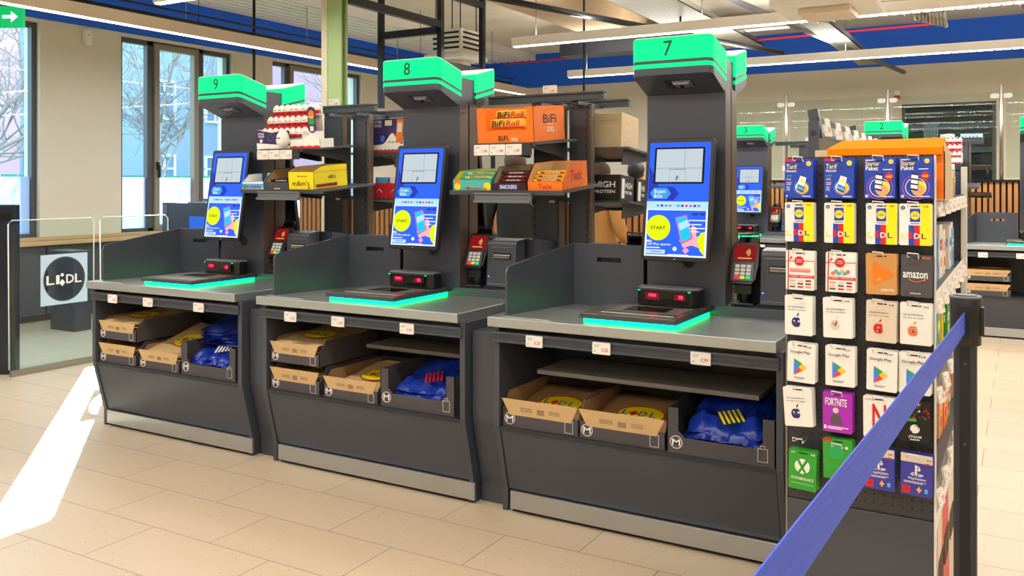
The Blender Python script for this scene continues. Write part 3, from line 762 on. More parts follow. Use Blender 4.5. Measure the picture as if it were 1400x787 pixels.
    # mast
    b = MB(); b.box(.545, .932, .551, .64, .885, 1.985, 'anthracite'); ms = b.build('mast', t)
    b = MB(); b.box(.932, .9335, .553, .638, .93, 1.99, 'column_brown' if 'column_brown' in _m else 'mast_edge'); b.box(.5435, .545, .553, .638, .93, 1.99, 'mast_edge'); b.build('edge_reflection', ms)  # brownish reflection on the mast sides, painted as thin coloured strips
    b = MB(); b.disc(.745, 1.165, .028, 0, .001, 'void', 24); o = None
    b = MB(frame_front(0, .551, 0)); b.disc(.755, 1.175, .032, 0, .001, 'void', 24); b.ring(.86, 1.21, .032, .002, 0, .0006, 'anthracite_dark', 24); b.build('cable_hole', ms)
    # screen
    Ts = Matrix.Translation((.585, .36, 1.19)) @ Matrix.Rotation(-math.atan2(.09, .57), 4, 'X')
    b = MB(Ts @ frame_front(0, 0, 0)); b.prism(rrect(0, 0, .33, .577, .016), -.032, 0, 'black_gloss' if 0 else 'black_plastic'); mo = b.build('monitor', t, bevel=0.003)
    b = MB(Ts @ frame_front(0, 0, 0)); screen_art(b, .33, .577); b.build('screen', mo)
    b = MB(Ts @ frame_front(0, 0, 0)); b.box(.09, .24, .18, .40, -.09, -.032, 'anthracite'); b.build('bracket', mo)
    b = MB(Ts @ frame_front(0, 0, 0)); b.disc(.165, .009, .002, 0, .001, 's_white', 8); b.build('indicator', mo)
    # head: sloped illuminated band, front at y=.35, rear at y=.57
    XL, XR, r = .545, .932, .03
    def plan(e=0):
        pts = [(XL - e, .57)]
        for k in range(6): a = R(180 + 90 * k / 5); pts.append((XL - e + r + r * math.cos(a), .35 - e + r + r * math.sin(a)))
        for k in range(6): a = R(270 + 90 * k / 5); pts.append((XR + e - r + r * math.cos(a), .35 - e + r + r * math.sin(a)))
        pts.append((XR + e, .57)); return pts
    def layer(b, z0, z1, m, e=0, sl=.25):
        pl = plan(e); n = len(pl)
        f = lambda y, z: z - sl * (y - .35)
        vs_ = [(x, y, f(y, z0)) for x, y in pl] + [(x, y, f(y, z1)) for x, y in pl]
        fs = [tuple(range(n))[::-1], tuple(range(n, 2 * n))] + [(i, (i + 1) % n, n + (i + 1) % n, n + i) for i in range(n)]
        b.add(vs_, fs, m)
    b = MB(); layer(b, 2.05, 2.12, 'anthracite'); 
    b.add([(XL, .37, 2.05 - .005), (XR, .37, 2.05 - .005), (XR, .57, 1.995), (XL, .57, 1.995), (XL, .551, 1.975), (XR, .551, 1.975), (XR, .64, 2.0), (XL, .64, 2.0), (XR, .64, 1.975), (XL, .64, 1.975)],
          [(0, 4, 5, 1), (0, 1, 2, 3), (0, 3, 4), (1, 5, 2), (3, 2, 6, 7), (4, 3, 7, 9), (5, 8, 6, 2), (4, 9, 8, 5), (9, 7, 6, 8)], 'anthracite')
    hd = b.build('head', t)
    b = MB(); layer(b, 2.118, 2.222, 'e_green', .0015); b.build('light_panel', hd)
    b = MB(); layer(b, 2.222, 2.227, 'white_plastic', -.002); b.build('top_cover', hd)
    b = MB(); layer(b, 2.083, 2.102, 'e_green', .0015); b.build('light_strip', hd)
    MB().box(XL + .01, XR - .002, .572, .645, 1.98, 2.135, 'anthracite').build('rear_block', hd)
    # camera housing on the sloping underside
    ang = math.atan2(2.045 - 1.975, .551 - .37)
    Mc = Matrix.Translation((.68, .43, 2.022)) @ Matrix.Rotation(-ang, 4, 'X')
    b = MB(); b.prism([(0, -.02), (.13, -.02), (.13, .06), (0, .06)], -.003, .001, 'black_plastic', M=Mc)
    b.add([Mc @ Vector(v) for v in ((.035, -.02, -.001), (.13, -.02, -.001), (.13, .06, -.001), (.045, .06, -.001), (.05, -.015, -.022), (.12, -.015, -.022))], [(0, 1, 5, 4), (4, 5, 2, 3), (0, 4, 3), (1, 2, 5), (0, 3, 2, 1)], 'grey_plastic')
    b.disc(0, 0, 0, 0, 0, 'void') if 0 else None
    cm = b.build('camera_mount', hd)
    c0 = Mc @ Vector((.085, .01, -.016)); d0 = (Mc.to_3x3() @ Vector((0, -.3, -1))).normalized()
    MB().cyl(c0, c0 + d0 * .008, .009, 'black_gloss', 14).build('camera_lens', hd)
    return t
mat('mast_edge', '#6e5f56', 0.35, 0.4)
mat('digit_green', '#06502c', 0.5)
PRICES = {7: [(.225, '0,20'), (.557, '0,20'), (1.0, '0,99')], 8: [(.235, '0,20'), (.69, '0,20'), (1.02, '0,20')], 9: [(.235, '1,5'), (.69, '1,5'), (1.02, '1,5')]}
K = {}
base = make_kiosk('grey self-checkout numbered 7 on its green head, nearest of the front row', PRICES[7])
K[7] = base
K[8] = copy_tree(base, 'grey self-checkout numbered 8 on its green head, middle of the front row')
K[9] = copy_tree(base, 'grey self-checkout numbered 9 on its green head, leftmost of the front row')
FY = 3.55
X0 = {7: -2.145, 8: -3.635, 9: -5.125}
ROW2 = (0.076, 6.5)
for n in K: K[n].location = (X0[n], FY, 0); K[n]['group'] = 'self-checkouts'
K[3] = copy_tree(base, 'self-checkout numbered 3 in the rear row, behind checkout 7'); K[3].location = (X0[8] + ROW2[0], FY + ROW2[1], 0)
K[2] = copy_tree(base, 'self-checkout numbered 2 in the rear row, behind the gift card rack'); K[2].location = (X0[7] + ROW2[0], FY + ROW2[1], 0)
k1 = copy_tree(base, 'self-checkout cut by the right edge, with a green end of its head showing'); k1.location = (X0[7] + ROW2[0] + 1.49, FY + ROW2[1], 0)
for n, k in list(K.items()) + [(1, k1)]: k['group'] = 'self-checkouts'
def head_of(k): return [c for c in kids(k) if c.name.startswith('head')][0]
for n in (9, 8, 7, 3, 2):
    b = MB(frame_front(0, .346, 0)); b.text(str(n), .725 - .022, 2.136, .044, .07, .0006, 'digit_green'); b.build('number', head_of(K[n]))
# back-to-back twins
for n, lb in ((9, 'the leftmost checkout'), (8, 'the middle checkout'), (7, 'the nearest checkout'), (3, 'the rear row checkout left of the gift cards'), (2, 'the rear row checkout above the gift cards')):
    k = K[n]
    tw = copy_tree(k, f'twin self-checkout facing away behind {lb}', skip=('number', 'price_label'), rz=PI, group='self-checkouts')
    tw.location = (k.location.x + 2 * .7385, k.location.y + 2 * .645, 0)
# filler panels between the units
for i, (xa, xb, y, lb) in enumerate(((X0[9] + 1.335, X0[8] - .005, FY, 'narrow grey filler panel left of the middle checkout'), (X0[8] + 1.335, X0[7] - .005, FY, 'narrow grey filler panel left of the nearest checkout'),
                                  (X0[8] + ROW2[0] + 1.335, X0[7] + ROW2[0] - .005, FY + ROW2[1], 'filler panel in the rear row hidden behind the gift cards'),
                                  (X0[7] + ROW2[0] + 1.335, X0[7] + ROW2[0] + 1.485, FY + ROW2[1], 'filler panel in the rear row left of the right edge checkout'))):
    t = thing('filler_panel', lb, 'panel', (xa, y, 0))
    w_ = xb - xa
    MB().profx([(.05, .84), (.05, .42), (.13, .10), (.13, 0), (.56, 0), (.56, .84)], 0.002, w_ - .002, 'anthracite').build('body', t, bevel=0.002)
    b = MB(frame_front(0, .13, 0)); b.disc(w_ * .2, .05, .003, 0, .001, 'steel', 8); b.disc(w_ * .85, .035, .003, 0, .001, 'steel', 8); b.build('screw', t)

# ---------------------------------------------------------------- trays with bags in the counters
def tray_box(x, y, z, w, d, h, style, label, group=None):
    """cardboard display tray; style 'kraft' has a pale folded front, 'plain' a cut-out front"""
    t = thing('display_tray', label, 'cardboard tray', (x, y, z), 0, group)
    q = .004
    b = MB(); b.box(0, w, 0, d, 0, q, 'box_grey'); b.box(0, w, d - q, d, q, h, 'box_grey')
    if style == 'kraft':
        for xs_ in ((0, q), (w - q, w)):
            b.profx([(.0, q), (d, q), (d, h), (.06, h), (.0, h * .48)], xs_[0], xs_[1], 'box_grey')
            b.profx([(.004, q), (d - .01, q), (d - .01, h - .004), (.06, h - .004), (.004, h * .48)], xs_[0] + (q if xs_[0] == 0 else -.001), xs_[1] + (.001 if xs_[0] == 0 else -q), 'kraft_dark')
        b.box(0, w, 0, q, q, h * .48, 'box_grey'); b.build('box', t)
        f = MB(Matrix.Translation((0, 0, h * .48)) @ Matrix.Rotation(R(6), 4, 'X') @ frame_front(0, 0, 0))
        f.prism([(w * .1, -h * .12), (w * .9, -h * .12), (w * .995, h * .36), (w * .005, h * .36)], 0, .003, 'kraft')
        for k in range(7): f.rect(w * (.47 + k * .014), h * -.02, w * .006, h * .16, .0036, 'box_grey')
        for k in range(3): f.rect(w * .25, h * (.03 + .045 * k), w * .16, h * .012, .0036, 'box_grey'); f.rect(w * .62, h * (.03 + .045 * k), w * .14, h * .012, .0036, 'box_grey')
        f.build('front_flap', t)
        fw = h * .48
    else:
        b.profx([(0, q), (d, q), (d, h), (.0, h)], 0, q, 'box_grey'); b.profx([(0, q), (d, q), (d, h), (0, h)], w - q, w, 'box_grey')
        c = .11 * w
        b.prism([(0, q), (w, q), (w, h), (w - c, h), (w - c, h * .5), (w - c - .03, h * .36), (c + .03, h * .36), (c, h * .5), (c, h), (0, h)], 0, q, 'box_grey', M=frame_front(0, q, 0))
        b.build('box', t); fw = h * .5
    p = MB(frame_front(0, -.0002, 0)); r_ = min(.027, fw * .38)
    p.ring(r_ * 1.5, fw * .5, r_, .0025, 0, .0007, 'white', 24); p.text('M', r_ * .85, fw * .5 - r_ * .5, r_ * 1.3, r_, .0007, 'white')
    p.build('size_mark', t); p = MB(frame_front(0, -.0002, 0))
    bx = w - r_ * 2.6; bw = r_ * 1.5; hb = r_ * 1.9; by = fw * .5 - hb * .55
    for a in ((bx, by, bw, .0016), (bx, by, .0016, hb), (bx + bw - .0016, by, .0016, hb), (bx, by + hb, bw, .0016)): p.rect(*a, .0007, 'white')
    p.tube([(bx + bw * .25, by + hb, .0005), (bx + bw * .3, by + hb * 1.25, .0005), (bx + bw * .7, by + hb * 1.25, .0005), (bx + bw * .75, by + hb, .0005)], .001, 'white', 4)
    p.build('bag_symbol', t)
    return t
def slab(nx, ny, w, d, h, m, amp, seed, curl=0.0, mats=None):
    """soft folded sheet pack: closed grid surface with creases"""
    vs_ = []; fs = []
    for s_ in (0, 1):
        for j in range(ny + 1):
            for i in range(nx + 1):
                u, v = i / nx, j / ny
                n_ = noise.noise(Vector((u * 3 + seed, v * 3, seed * 1.7))) + .5 * noise.noise(Vector((u * 9 + seed, v * 9, s_)))
                e = min(u, 1 - u, v, 1 - v) * 8; e = min(1, e)
                z = (h * e ** .5 + amp * n_ * e) * s_ + curl * (u - .5) ** 2 + amp * .4 * n_
                vs_.append((u * w + amp * .4 * noise.noise(Vector((v * 6, seed, 1))), v * d, z))
    N = (nx + 1) * (ny + 1)
    for j in range(ny):
        for i in range(nx):
            a = j * (nx + 1) + i
            fs.append((N + a, N + a + 1, N + a + nx + 2, N + a + nx + 1)); fs.append((a, a + nx + 1, a + nx + 2, a + 1))
    ring_ = [i for i in range(nx + 1)] + [j * (nx + 1) + nx for j in range(1, ny + 1)] + [ny * (nx + 1) + i for i in range(nx - 1, -1, -1)] + [j * (nx + 1) for j in range(ny - 1, 0, -1)]
    for k in range(len(ring_)):
        a, c = ring_[k], ring_[(k + 1) % len(ring_)]; fs.append((a, c, N + c, N + a))
    b = MB(); b.add(vs_, fs, m, True); return b
def logo(b, x, y, w, h, rot=0, z=.0006):
    """yellow round sign with blue letters"""
    M0 = b.M; b.M = M0 @ Matrix.Translation((x, y, 0)) @ Matrix.Rotation(rot, 4, 'Z')
    b.disc(0, 0, w / 2, 0, z, 'yellow', 28, h / 2); b.ring(0, 0, w / 2, w * .03, 0, z * 1.3, 'red', 28, h / 2)
    b.text('L', -w * .40, -h * .14, w * .13, h * .3, z * 1.6, 'blue'); b.prism([(-w * .16, -h * .17), (-w * .06, 0), (-w * .16, h * .17), (-w * .26, 0)], z, z * 1.8, 'red')
    b.text('D', -w * .05, -h * .14, w * .17, h * .3, z * 1.6, 'blue'); b.text('L', w * .19, -h * .14, w * .13, h * .3, z * 1.6, 'blue')
    b.M = M0
def paper_bags(x, y, z, w, d, n, where, tilt=0.0, logo_on=True, seed=1):
    for k in range(n):
        b = slab(8, 8, w, d, .006, 'kraft' if k % 2 else 'kraft_dark', .004, seed + k * 3.1, .01)
        top = k == n - 1
        if top and logo_on:
            b.M = Matrix.Translation((w * .55, d * .42, .017)); logo(b, 0, 0, w * .62, d * .38); b.M = Matrix()
        o = b.build('paper_bag', loc=(x + random.uniform(-.004, .004), y + random.uniform(-.006, .006), z + k * .011))
        o.rotation_euler = (tilt, 0, random.uniform(-.05, .05))
        if top: tag(o, f'top folded brown paper bag {where}', 'paper bag', 'folded paper bags in the trays')
        else: tag(o, f'folded brown paper bag under others {where}', 'paper bag', 'lower folded paper bags ' + where)
def folded_bag(x, y, z, w, where, seed):
    b = slab(6, 6, w, .10, .012, 'kraft', .004, seed, .0)
    o = b.build('paper_bag', loc=(x, y, z)); tag(o, f'small folded paper bag flap lying at the front {where}', 'paper bag', 'folded paper bags in the trays')
def blue_bags(x, y, z, w, d, where, seed, stripe=None):
    for k in range(4):
        m = 'bag_blue'
        b = slab(26, 20, w * (1 - .04 * k), d, .02, m, .030, seed + k * 2.3, .0)
        if k == 3 and stripe:
            b.M = Matrix.Translation((w * .45, d * .1, .035))
            for j in range(5): b.box(j * .02, j * .02 + .01, 0, .1, 0, .003, stripe, M=Matrix.Rotation(.5, 4, 'Z'))
            b.M = Matrix()
        o = b.build('carrier_bag', loc=(x + .005 * k, y + .004 * k, z - .035 + k * .022)); o.rotation_euler = (R(8 + 3 * k), 0, R(3 * (k % 2) - 1))
        if k == 3: tag(o, f'topmost crumpled blue carrier bag {where}', 'carrier bag', 'blue carrier bags')
        else: tag(o, f'crumpled blue carrier bag under the top one {where}', 'carrier bag', 'lower blue carrier bags ' + where)
ZF = .4195
NTH = {7: 'nearest checkout', 8: 'middle checkout', 9: 'leftmost checkout'}
def fill8(x0, y0, num, rear=False):
    where = f'in the shelf of the {NTH[num]}'
    g = None
    tray_box(x0 + .035, y0 + .02, ZF, .36, .50, .145, 'kraft', f'lower left kraft fronted tray {where}', g)
    tray_box(x0 + .035, y0 + .02, ZF + .15, .355, .50, .135, 'kraft', f'upper left kraft fronted tray {where}', g)
    paper_bags(x0 + .045, y0 + .035, ZF + .045, .33, .44, 5, f'in the lower left tray of the {NTH[num]}', seed=num)
    paper_bags(x0 + .045, y0 + .03, ZF + .15 + .05, .33, .44, 6, f'in the upper left tray of the {NTH[num]}', R(4), seed=num + 5)
    if rear: return
    tray_box(x0 + .42, y0 + .02, ZF, .365, .50, .135, 'kraft', f'middle kraft fronted tray {where}', g)
    tray_box(x0 + .80, y0 + .02, ZF, .455, .50, .19, 'plain', f'dark tray of blue bags at the right {where}', g)
fill8(X0[8], FY, 8)
paper_bags(X0[8] + .44, FY + .05, ZF + .02, .32, .43, 4, 'in the middle tray of the middle checkout', R(9), True, 20)
folded_bag(X0[8] + .52, FY + .055, ZF + .07, .16, 'of the middle tray, middle checkout', 3)
blue_bags(X0[8] + .85, FY + .05, ZF + .05, .36, .36, 'in the dark tray of the middle checkout', 4, 'red')
mat('lid_grey', '#8b8784', .6)
b = MB().box(X0[8] + .48, X0[8] + 1.2, FY + .30, FY + .53, ZF + .22, ZF + .24, 'lid_grey')
tag(b.build('cardboard_sheet'), 'flat grey cardboard lid lying across the trays of the middle checkout', 'cardboard')
fill8(X0[9], FY, 9)
paper_bags(X0[9] + .42, FY + .05, ZF + .03, .36, .46, 6, 'leaning over the middle tray of the leftmost checkout', R(16), True, 31)
blue_bags(X0[9] + .84, FY + .03, ZF + .06, .37, .40, 'in the dark tray of the leftmost checkout', 9, 'white')
for k in range(5):
    o = slab(12, 10, .40, .36, .014, 'bag_blue', .012, 40 + k, 0).build('carrier_bag', loc=(X0[9] + .82, FY + .14, ZF + .17 + k * .018)); o.rotation_euler = (R(14), 0, 0)
    tag(o, 'flat folded blue carrier bag of the high stack in the leftmost checkout', 'carrier bag', 'stacked flat carrier bags of the leftmost checkout')
for nm, xa, w_ in (('left', .03, .395), ('middle', .425, .405)):
    tray_box(X0[7] + xa + .005, FY + .015, ZF, w_, .50, .155, 'kraft', f'{nm} kraft fronted paper bag tray in the shelf of the nearest checkout')
    paper_bags(X0[7] + xa + .02, FY + .045, ZF + .012, w_ - .04, .42, 3, f'in the {nm} tray of the nearest checkout', R(11), True, 50 + w_)
    folded_bag(X0[7] + xa + .13, FY + .05, ZF + .06, .15, f'of the {nm} tray, nearest checkout', 5 + w_)
tray_box(X0[7] + .845, FY + .005, ZF, .45, .50, .19, 'plain', 'dark tray of blue bags at the right in the shelf of the nearest checkout')
blue_bags(X0[7] + .89, FY + .045, ZF + .05, .355, .36, 'in the dark tray of the nearest checkout', 12, 'yellow')
b = MB().box(X0[7] + .12, X0[7] + 1.18, FY + .20, FY + .54, ZF + .215, ZF + .235, 'lid_grey').box(X0[7] + .12, X0[7] + 1.18, FY + .53, FY + .54, ZF, ZF + .215, 'lid_grey')
tag(b.build('cardboard_sheet'), 'long flat grey cardboard lid behind the trays of the nearest checkout', 'cardboard')
for n_, xx, yy in ((21, X0[7] + ROW2[0] + 1.49, FY + ROW2[1]),):
    tray_box(xx + .05, yy + .02, ZF, .42, .50, .145, 'kraft', 'lower kraft tray in the shelf at the far right edge')
    tray_box(xx + .05, yy + .02, ZF + .15, .42, .50, .135, 'kraft', 'upper kraft tray in the shelf at the far right edge')
    paper_bags(xx + .07, yy + .03, ZF + .08, .38, .44, 3, 'in the lower tray at the far right edge', seed=61)
    paper_bags(xx + .07, yy + .03, ZF + .23, .38, .44, 3, 'in the upper tray at the far right edge', seed=71)
# ================================================================== CANDY RACKS BETWEEN THE CHECKOUTS
TILT = math.atan2(.04, .48)
def make_rack(label, prices):
    t = thing('candy_rack', label, 'shelf rack', (0, 0, 0))
    zb = .935
    def col(x0, x1, y0, y1, z1, m, nm):
        return MB().box(x0, x1, y0, y1, zb, z1, m).build(nm, t, bevel=0.003)
    p = col(-.11, .045, 0, .03, 1.98, 'anthracite', 'upright_panel')
    b = MB(frame_front(0, 0, 0))
    for k in range(22):
        z = .98 + k * .045
        b.rect(-.104, z, .006, .022, .0006, 'void'); b.rect(.036, z, .006, .022, .0006, 'void')
    b.build('slots', p)
    MB(frame_front(-.01, 0, 1.44)).rect(0, 0, .035, .012, .001, 'paper').build('sticker', p)
    col(.05, .085, -.005, .04, 1.99, 'mast_edge', 'upright')
    q = col(.09, .205, .05, .08, 1.98, 'anthracite', 'upright_panel')
    b = MB(frame_front(0, .05, 0))
    for k in range(22): b.rect(.193, .98 + k * .045, .006, .022, .0006, 'void')
    b.build('slots', q)
    col(.21, .23, .045, .09, 1.99, 'mast_edge', 'upright')
    MB().box(-.15, .25, -.03, .12, .931, .936, 'anthracite_dark').build('foot', t)
    b = MB()
    for (y, z) in ((-.05, 2.0), (.30, 1.985)):
        b.box(-.38 + (.1 if y > 0 else 0), .345, y, y + .035, z, z + .045, 'anthracite'); b.box(-.38 + (.1 if y > 0 else 0), .345, y - .012, y + .045, z + .035, z + .047, 'rail_grey')
    b.box(-.09, -.05, -.02, .32, 1.98, 2.0, 'anthracite'); b.box(.14, .18, -.02, .32, 1.98, 2.0, 'anthracite')
    b.build('header_bar', t, bevel=0.002)
    def shelf(x0, x1, y0, y1, z0, nm, tilt, th=.012):
        M = Matrix.Translation((0, y0, z0)) @ Matrix.Rotation(tilt, 4, 'X')
        s_ = MB(M); L = (y1 - y0)
        s_.box(x0, x1, 0, L, -th, 0, 'anthracite'); s_.box(x0, x1, -.006, 0, -.02, .004, 'anthracite')
        o = s_.build(nm, t, bevel=0.0015)
        for xx in (max(x0 + .02, -.13), min(x1 - .03, .10)):
            c = MB(M); c.prism([(.05, -th), (L, -th), (L, -.10), (L - .03, -.10), (.09, -.03)][::-1], xx, xx + .004, 'anthracite_dark', M=Matrix(((0, 0, 1, 0), (1, 0, 0, 0), (0, 1, 0, 0), (0, 0, 0, 1)))).build('bracket', t)
        return o
    shelf(-.175, .17, -.50, -.01, 1.752, 'upper_shelf', TILT)
    shelf(-.35, .33, -.49, -.005, 1.508, 'lower_shelf', TILT)
    for nm, z0, d in (('rear_upper_shelf', 1.75, 0), ('rear_lower_shelf', 1.452, 0)):
        M = Matrix.Translation((0, .12, z0)) @ Matrix.Rotation(-TILT, 4, 'X')
        b = MB(M); b.box(.0, .42, 0, .5, -.012, 0, 'anthracite'); b.box(-.0, .42, .5, .506, -.03, .01, 'anthracite')
        b.profx([(.0, -.012), (0, -.10), (.1, -.09), (.45, -.03), (.45, -.012)], .08, .085, 'anthracite_dark'); b.profx([(.0, -.012), (0, -.10), (.1, -.09), (.45, -.03), (.45, -.012)], .38, .385, 'anthracite_dark')
        b.build(nm, t)
    b = MB(); b.box(-.18, .155, -.515, -.505, 1.69, 1.75, 'anthracite_dark'); b.box(-.18, .155, -.505, -.45, 1.735, 1.742, 'anthracite_dark'); b.build('upper_label_rail', t)
    b = MB(); b.box(-.18, .155, -.515, -.500, 1.448, 1.50, 'grey_plastic'); b.box(-.18, .155, -.524, -.515, 1.49, 1.50, 'grey_plastic'); b.box(-.18, .155, -.530, -.515, 1.448, 1.462, 'grey_plastic'); b.build('lower_label_rail', t, bevel=0.001)
    for k, p_ in enumerate(prices): price_tag(t, -.135 + k * .096, -.519, 1.72, p_, w=.092, h=.055)
    price_tag(t, .02, -.055, 2.065, prices[-1], w=.085, h=.052)
    return t
RB = (-2.3, 4.42, 0)
rackB = make_rack('dark candy rack left of the nearest checkout with orange boxes', ['1,99', '1,49', '1,49']); rackB.location = RB
rackA = make_rack('dark candy rack left of the middle checkout with chocolate eggs', ['1,29', '0,99', '2,19']); rackA.location = (RB[0] - 1.565, RB[1], 0)
rackA['group'] = rackB['group'] = 'candy racks between the checkouts'
rackC = copy_tree(rackB, 'dark candy rack right of checkout 2 in the rear row', loc=(RB[0] + 1.566, RB[1] + 6.5, 0), group='candy racks between the checkouts')
rackD = copy_tree(rackB, 'dark candy rack in the rear row behind the gift cards in the rear row', loc=(RB[0] + .076, RB[1] + 6.5, 0), group='candy racks between the checkouts')

UP, LO = (-.49, 1.7532), (-.48, 1.5092)     # front edge of the two front shelves: y, z
def on_shelf(lev, x, y, rx=RB):
    """matrix of a spot on a tilted shelf, y counted from its front edge"""
    return (rx[0] + x, rx[1] + lev[0] + y * math.cos(TILT), lev[1] + y * math.sin(TILT) + .0005)
def open_box(name, w, d, hf, hb, m, inner, label, cat='box', art=None, side=None, top=None, seg=None):
    """open shelf-ready box, front height hf, rear height hb"""
    t = thing(name, label, cat)
    q = .003; b = MB()
    b.box(0, w, 0, d, 0, q, m); b.box(0, w, 0, q, 0, hf, m); b.box(0, w, d - q, d, 0, hb, m)
    ym = d * .28
    pr = [(0, 0), (d, 0), (d, hb), (ym, hb), (0, hf)] if hb != hf else [(0, 0), (d, 0), (d, hb), (0, hf)]
    b.profx(pr, 0, q, m); b.profx(pr, w - q, w, m)
    pi = [(q, q), (d - q, q), (d - q, hb - q), (ym, hb - q), (q, hf - q)]
    b.profx(pi, q, q + .0008, inner); b.profx(pi, w - q - .0008, w - q, inner); b.box(q, w - q, d - q - .0008, d - q, q, hb - q, inner)
    b.build('box', t)
    if art:
        p = MB(frame_front(0, 0, 0)); art(p, w, hf); p.build('front_print', t)
    if side:
        p = MB(frame_right(w, 0, 0)); side(p, d, hb); p.build('side_print', t)
    return t
def put(t, lev, x, y, rx=RB, tilt=TILT):
    t.location = on_shelf(lev, x, y, rx); t.rotation_euler = (tilt, 0, 0); return t
def bar_mesh(w, d, h, m, stripe, word=None, wm='white'):
    b = MB()
    b.prism([(0, 0), (.012, .003), (w - .012, .003), (w, 0), (w, d), (w - .012, d - .003), (.012, d - .003), (0, d)], h * .1, h * .9, m)
    b.box(.014, w - .014, .004, d - .004, 0, h, m)
    p = frame_front(0, .0035, 0); b.M = p
    b.rect(w * .12, h * .25, w * .76, h * .5, .0012, stripe)
    if word: b.text(word, w * .25, h * .28, w * .5, h * .46, .002, wm)
    b.M = Matrix(); return b
def bars(word, m, stripe, wm, n, w, pos, lev, rx, label, cat, grp, dz=.018, dy=.03):
    proto = bar_mesh(w, .034, dz - .001, m, stripe, word, wm).build('candy_bar')
    x, y, z = pos; c_, s_ = math.cos(TILT), math.sin(TILT); k = 0
    for i in range(n):
        for j in range(2):
            o = proto if k == 0 else proto.copy()
            if k: C.objects.link(o)
            yy = y + i * dy * .6 + j * .036; zz = z + i * dz
            X_, Y_, Z_ = on_shelf(lev, x, 0, rx)
            o.location = (X_ + random.uniform(-.002, .002), Y_ + yy * c_ - zz * s_, Z_ + yy * s_ + zz * c_); o.rotation_euler = (TILT, 0, random.uniform(-.02, .02))
            tag(o, label, cat, grp); k += 1

# --- rack B (between 8 and 7)
def bifi_front(p, w, h):
    p.text('BiFi', w * .38, h * .06, w * .17, h * .15, .001, 'black'); p.text('XXL', w * .60, h * .06, w * .13, h * .09, .001, 'white')
def bifi_side(p, d, h):
    p.text('BiFi', d * .30, h * .52, d * .42, h * .24, .001, 'black'); p.rect(d * .42, h * .48, d * .2, h * .015, .001, 'white'); p.text('XXL', d * .40, h * .27, d * .26, h * .15, .001, 'white')
t = thing('snack_box', 'orange snack roll carton with a front window, upper shelf left of nearest checkout', 'box')
w, d, h = .335, .35, .185; q = .003
b = MB(); b.box(0, w, 0, d, 0, q, 'orange'); b.box(0, w, d - q, d, 0, h, 'orange'); b.box(0, q, 0, d, 0, h, 'orange'); b.box(w - q, w, 0, d, 0, h, 'orange')
b.box(0, w, 0, q, 0, h * .36, 'orange'); b.box(0, w * .16, 0, q, h * .36, h, 'orange'); b.box(w * .88, w, 0, q, h * .36, h, 'orange')
b.box(w * .88, w, 0, d * .1, h - q, h, 'orange'); b.build('box', t)
p = MB(frame_front(0, 0, 0)); bifi_front(p, w, h); p.build('front_print', t)
p = MB(frame_right(w, 0, 0)); bifi_side(p, d, h); p.build('side_print', t)
put(t, UP, -.175, .0)
for k, (yy, zz, rz_) in enumerate(((.012, .068, 0.02), (.07, .118, -.03))):
    b = MB(); pts = []
    b.lathe([(.004, 0), (.024, .008), (.03, .03), (.03, .20), (.024, .222), (.004, .23)], 'gold', 16, M=Matrix.Rotation(R(90), 4, 'Y') @ Matrix.Scale(.55, 4, (0, 1, 0)))
    o = b; r_ = MB()
    b.M = frame_front(0, -.0175, 0); b.rect(.02, -.018, .19, .008, .0, 'red')
    for i, ch in enumerate(['BiFi', 'Roll']):
        b.text(ch, .02 + i * .085, -.008, .075, .03, .002 if 1 else 0, 'black' if i == 0 else 'red', .2)
    b.M = Matrix(); o = b.build('sausage_roll')
    X_, Y_, Z_ = on_shelf(UP, -.175 + .055, 0)
    o.location = (X_, Y_ + yy + .02, Z_ + zz + .03); o.rotation_euler = (TILT, 0, rz_)
    tag(o, ('front yellow wrapped snack roll' if k == 0 else 'rear yellow wrapped snack roll') + ' in the window of the orange carton', 'snack roll')
def maoam(p, w, h):
    p.rect(0, 0, w, h, .0008, 'teal'); p.disc(w * .12, h * .75, h * .35, .0008, .0014, 'orange', 16); p.disc(w * .9, h * .4, h * .4, .0008, .0014, 'yellow', 14); p.disc(w * .85, h * .1, h * .22, .0014, .002, 'orange', 12); p.disc(w * .12, 0.02, h * .35, .0008, .0016, 'yellow', 14)
    p.text('Maoam', w * .36, h * .1, w * .38, h * .32, .002, 'red')
put(open_box('candy_box', .235, .25, .055, .10, 'teal', 'yellow', 'turquoise chewy candy box at the left end of its shelf', art=maoam), LO, -.335, .0)
bars('Maoam', 'teal', 'yellow', 'red', 4, .22, (-.327, .01, .015), LO, RB, 'turquoise chewy candy stick in the turquoise box', 'candy stick', 'chewy candy sticks', .02, .05)
def snick(p, w, h): p.rect(0, 0, w, h, .0006, 'maroon'); p.rect(w * .2, h * .2, w * .55, h * .6, .001, 'blue'); p.text('SNICKERS', w * .22, h * .25, w * .5, h * .5, .0015, 'white')
put(open_box('chocolate_box', .20, .26, .04, .12, 'maroon', 'cardboard', 'dark brown chocolate bar box left of the orange one on the lower shelf', art=snick), LO, -.09, 0)
bars('SNICK', 'maroon', 'dark_red', 'white', 5, .175, (-.078, .01, .006), LO, RB, 'dark brown wrapped chocolate bar in the dark brown box', 'chocolate bar', 'dark brown chocolate bars')
def twix_f(p, w, h): p.text('Twix', w * .3, h * .2, w * .4, h * .6, .001, 'red')
def twix_s(p, d, h): p.text('Twix', d * .28, h * .30, d * .48, h * .42, .001, 'red', .15)
put(open_box('chocolate_box', .20, .29, .045, .135, 'orange', 'kraft', 'open orange chocolate bar box below the snack roll carton', art=twix_f, side=twix_s), LO, .118, 0)
bars('COOKIES', 'gold', 'dark_red', 'white', 5, .178, (.128, .01, .006), LO, RB, 'golden wrapped chocolate bar in the orange box', 'chocolate bar', 'golden chocolate bars')
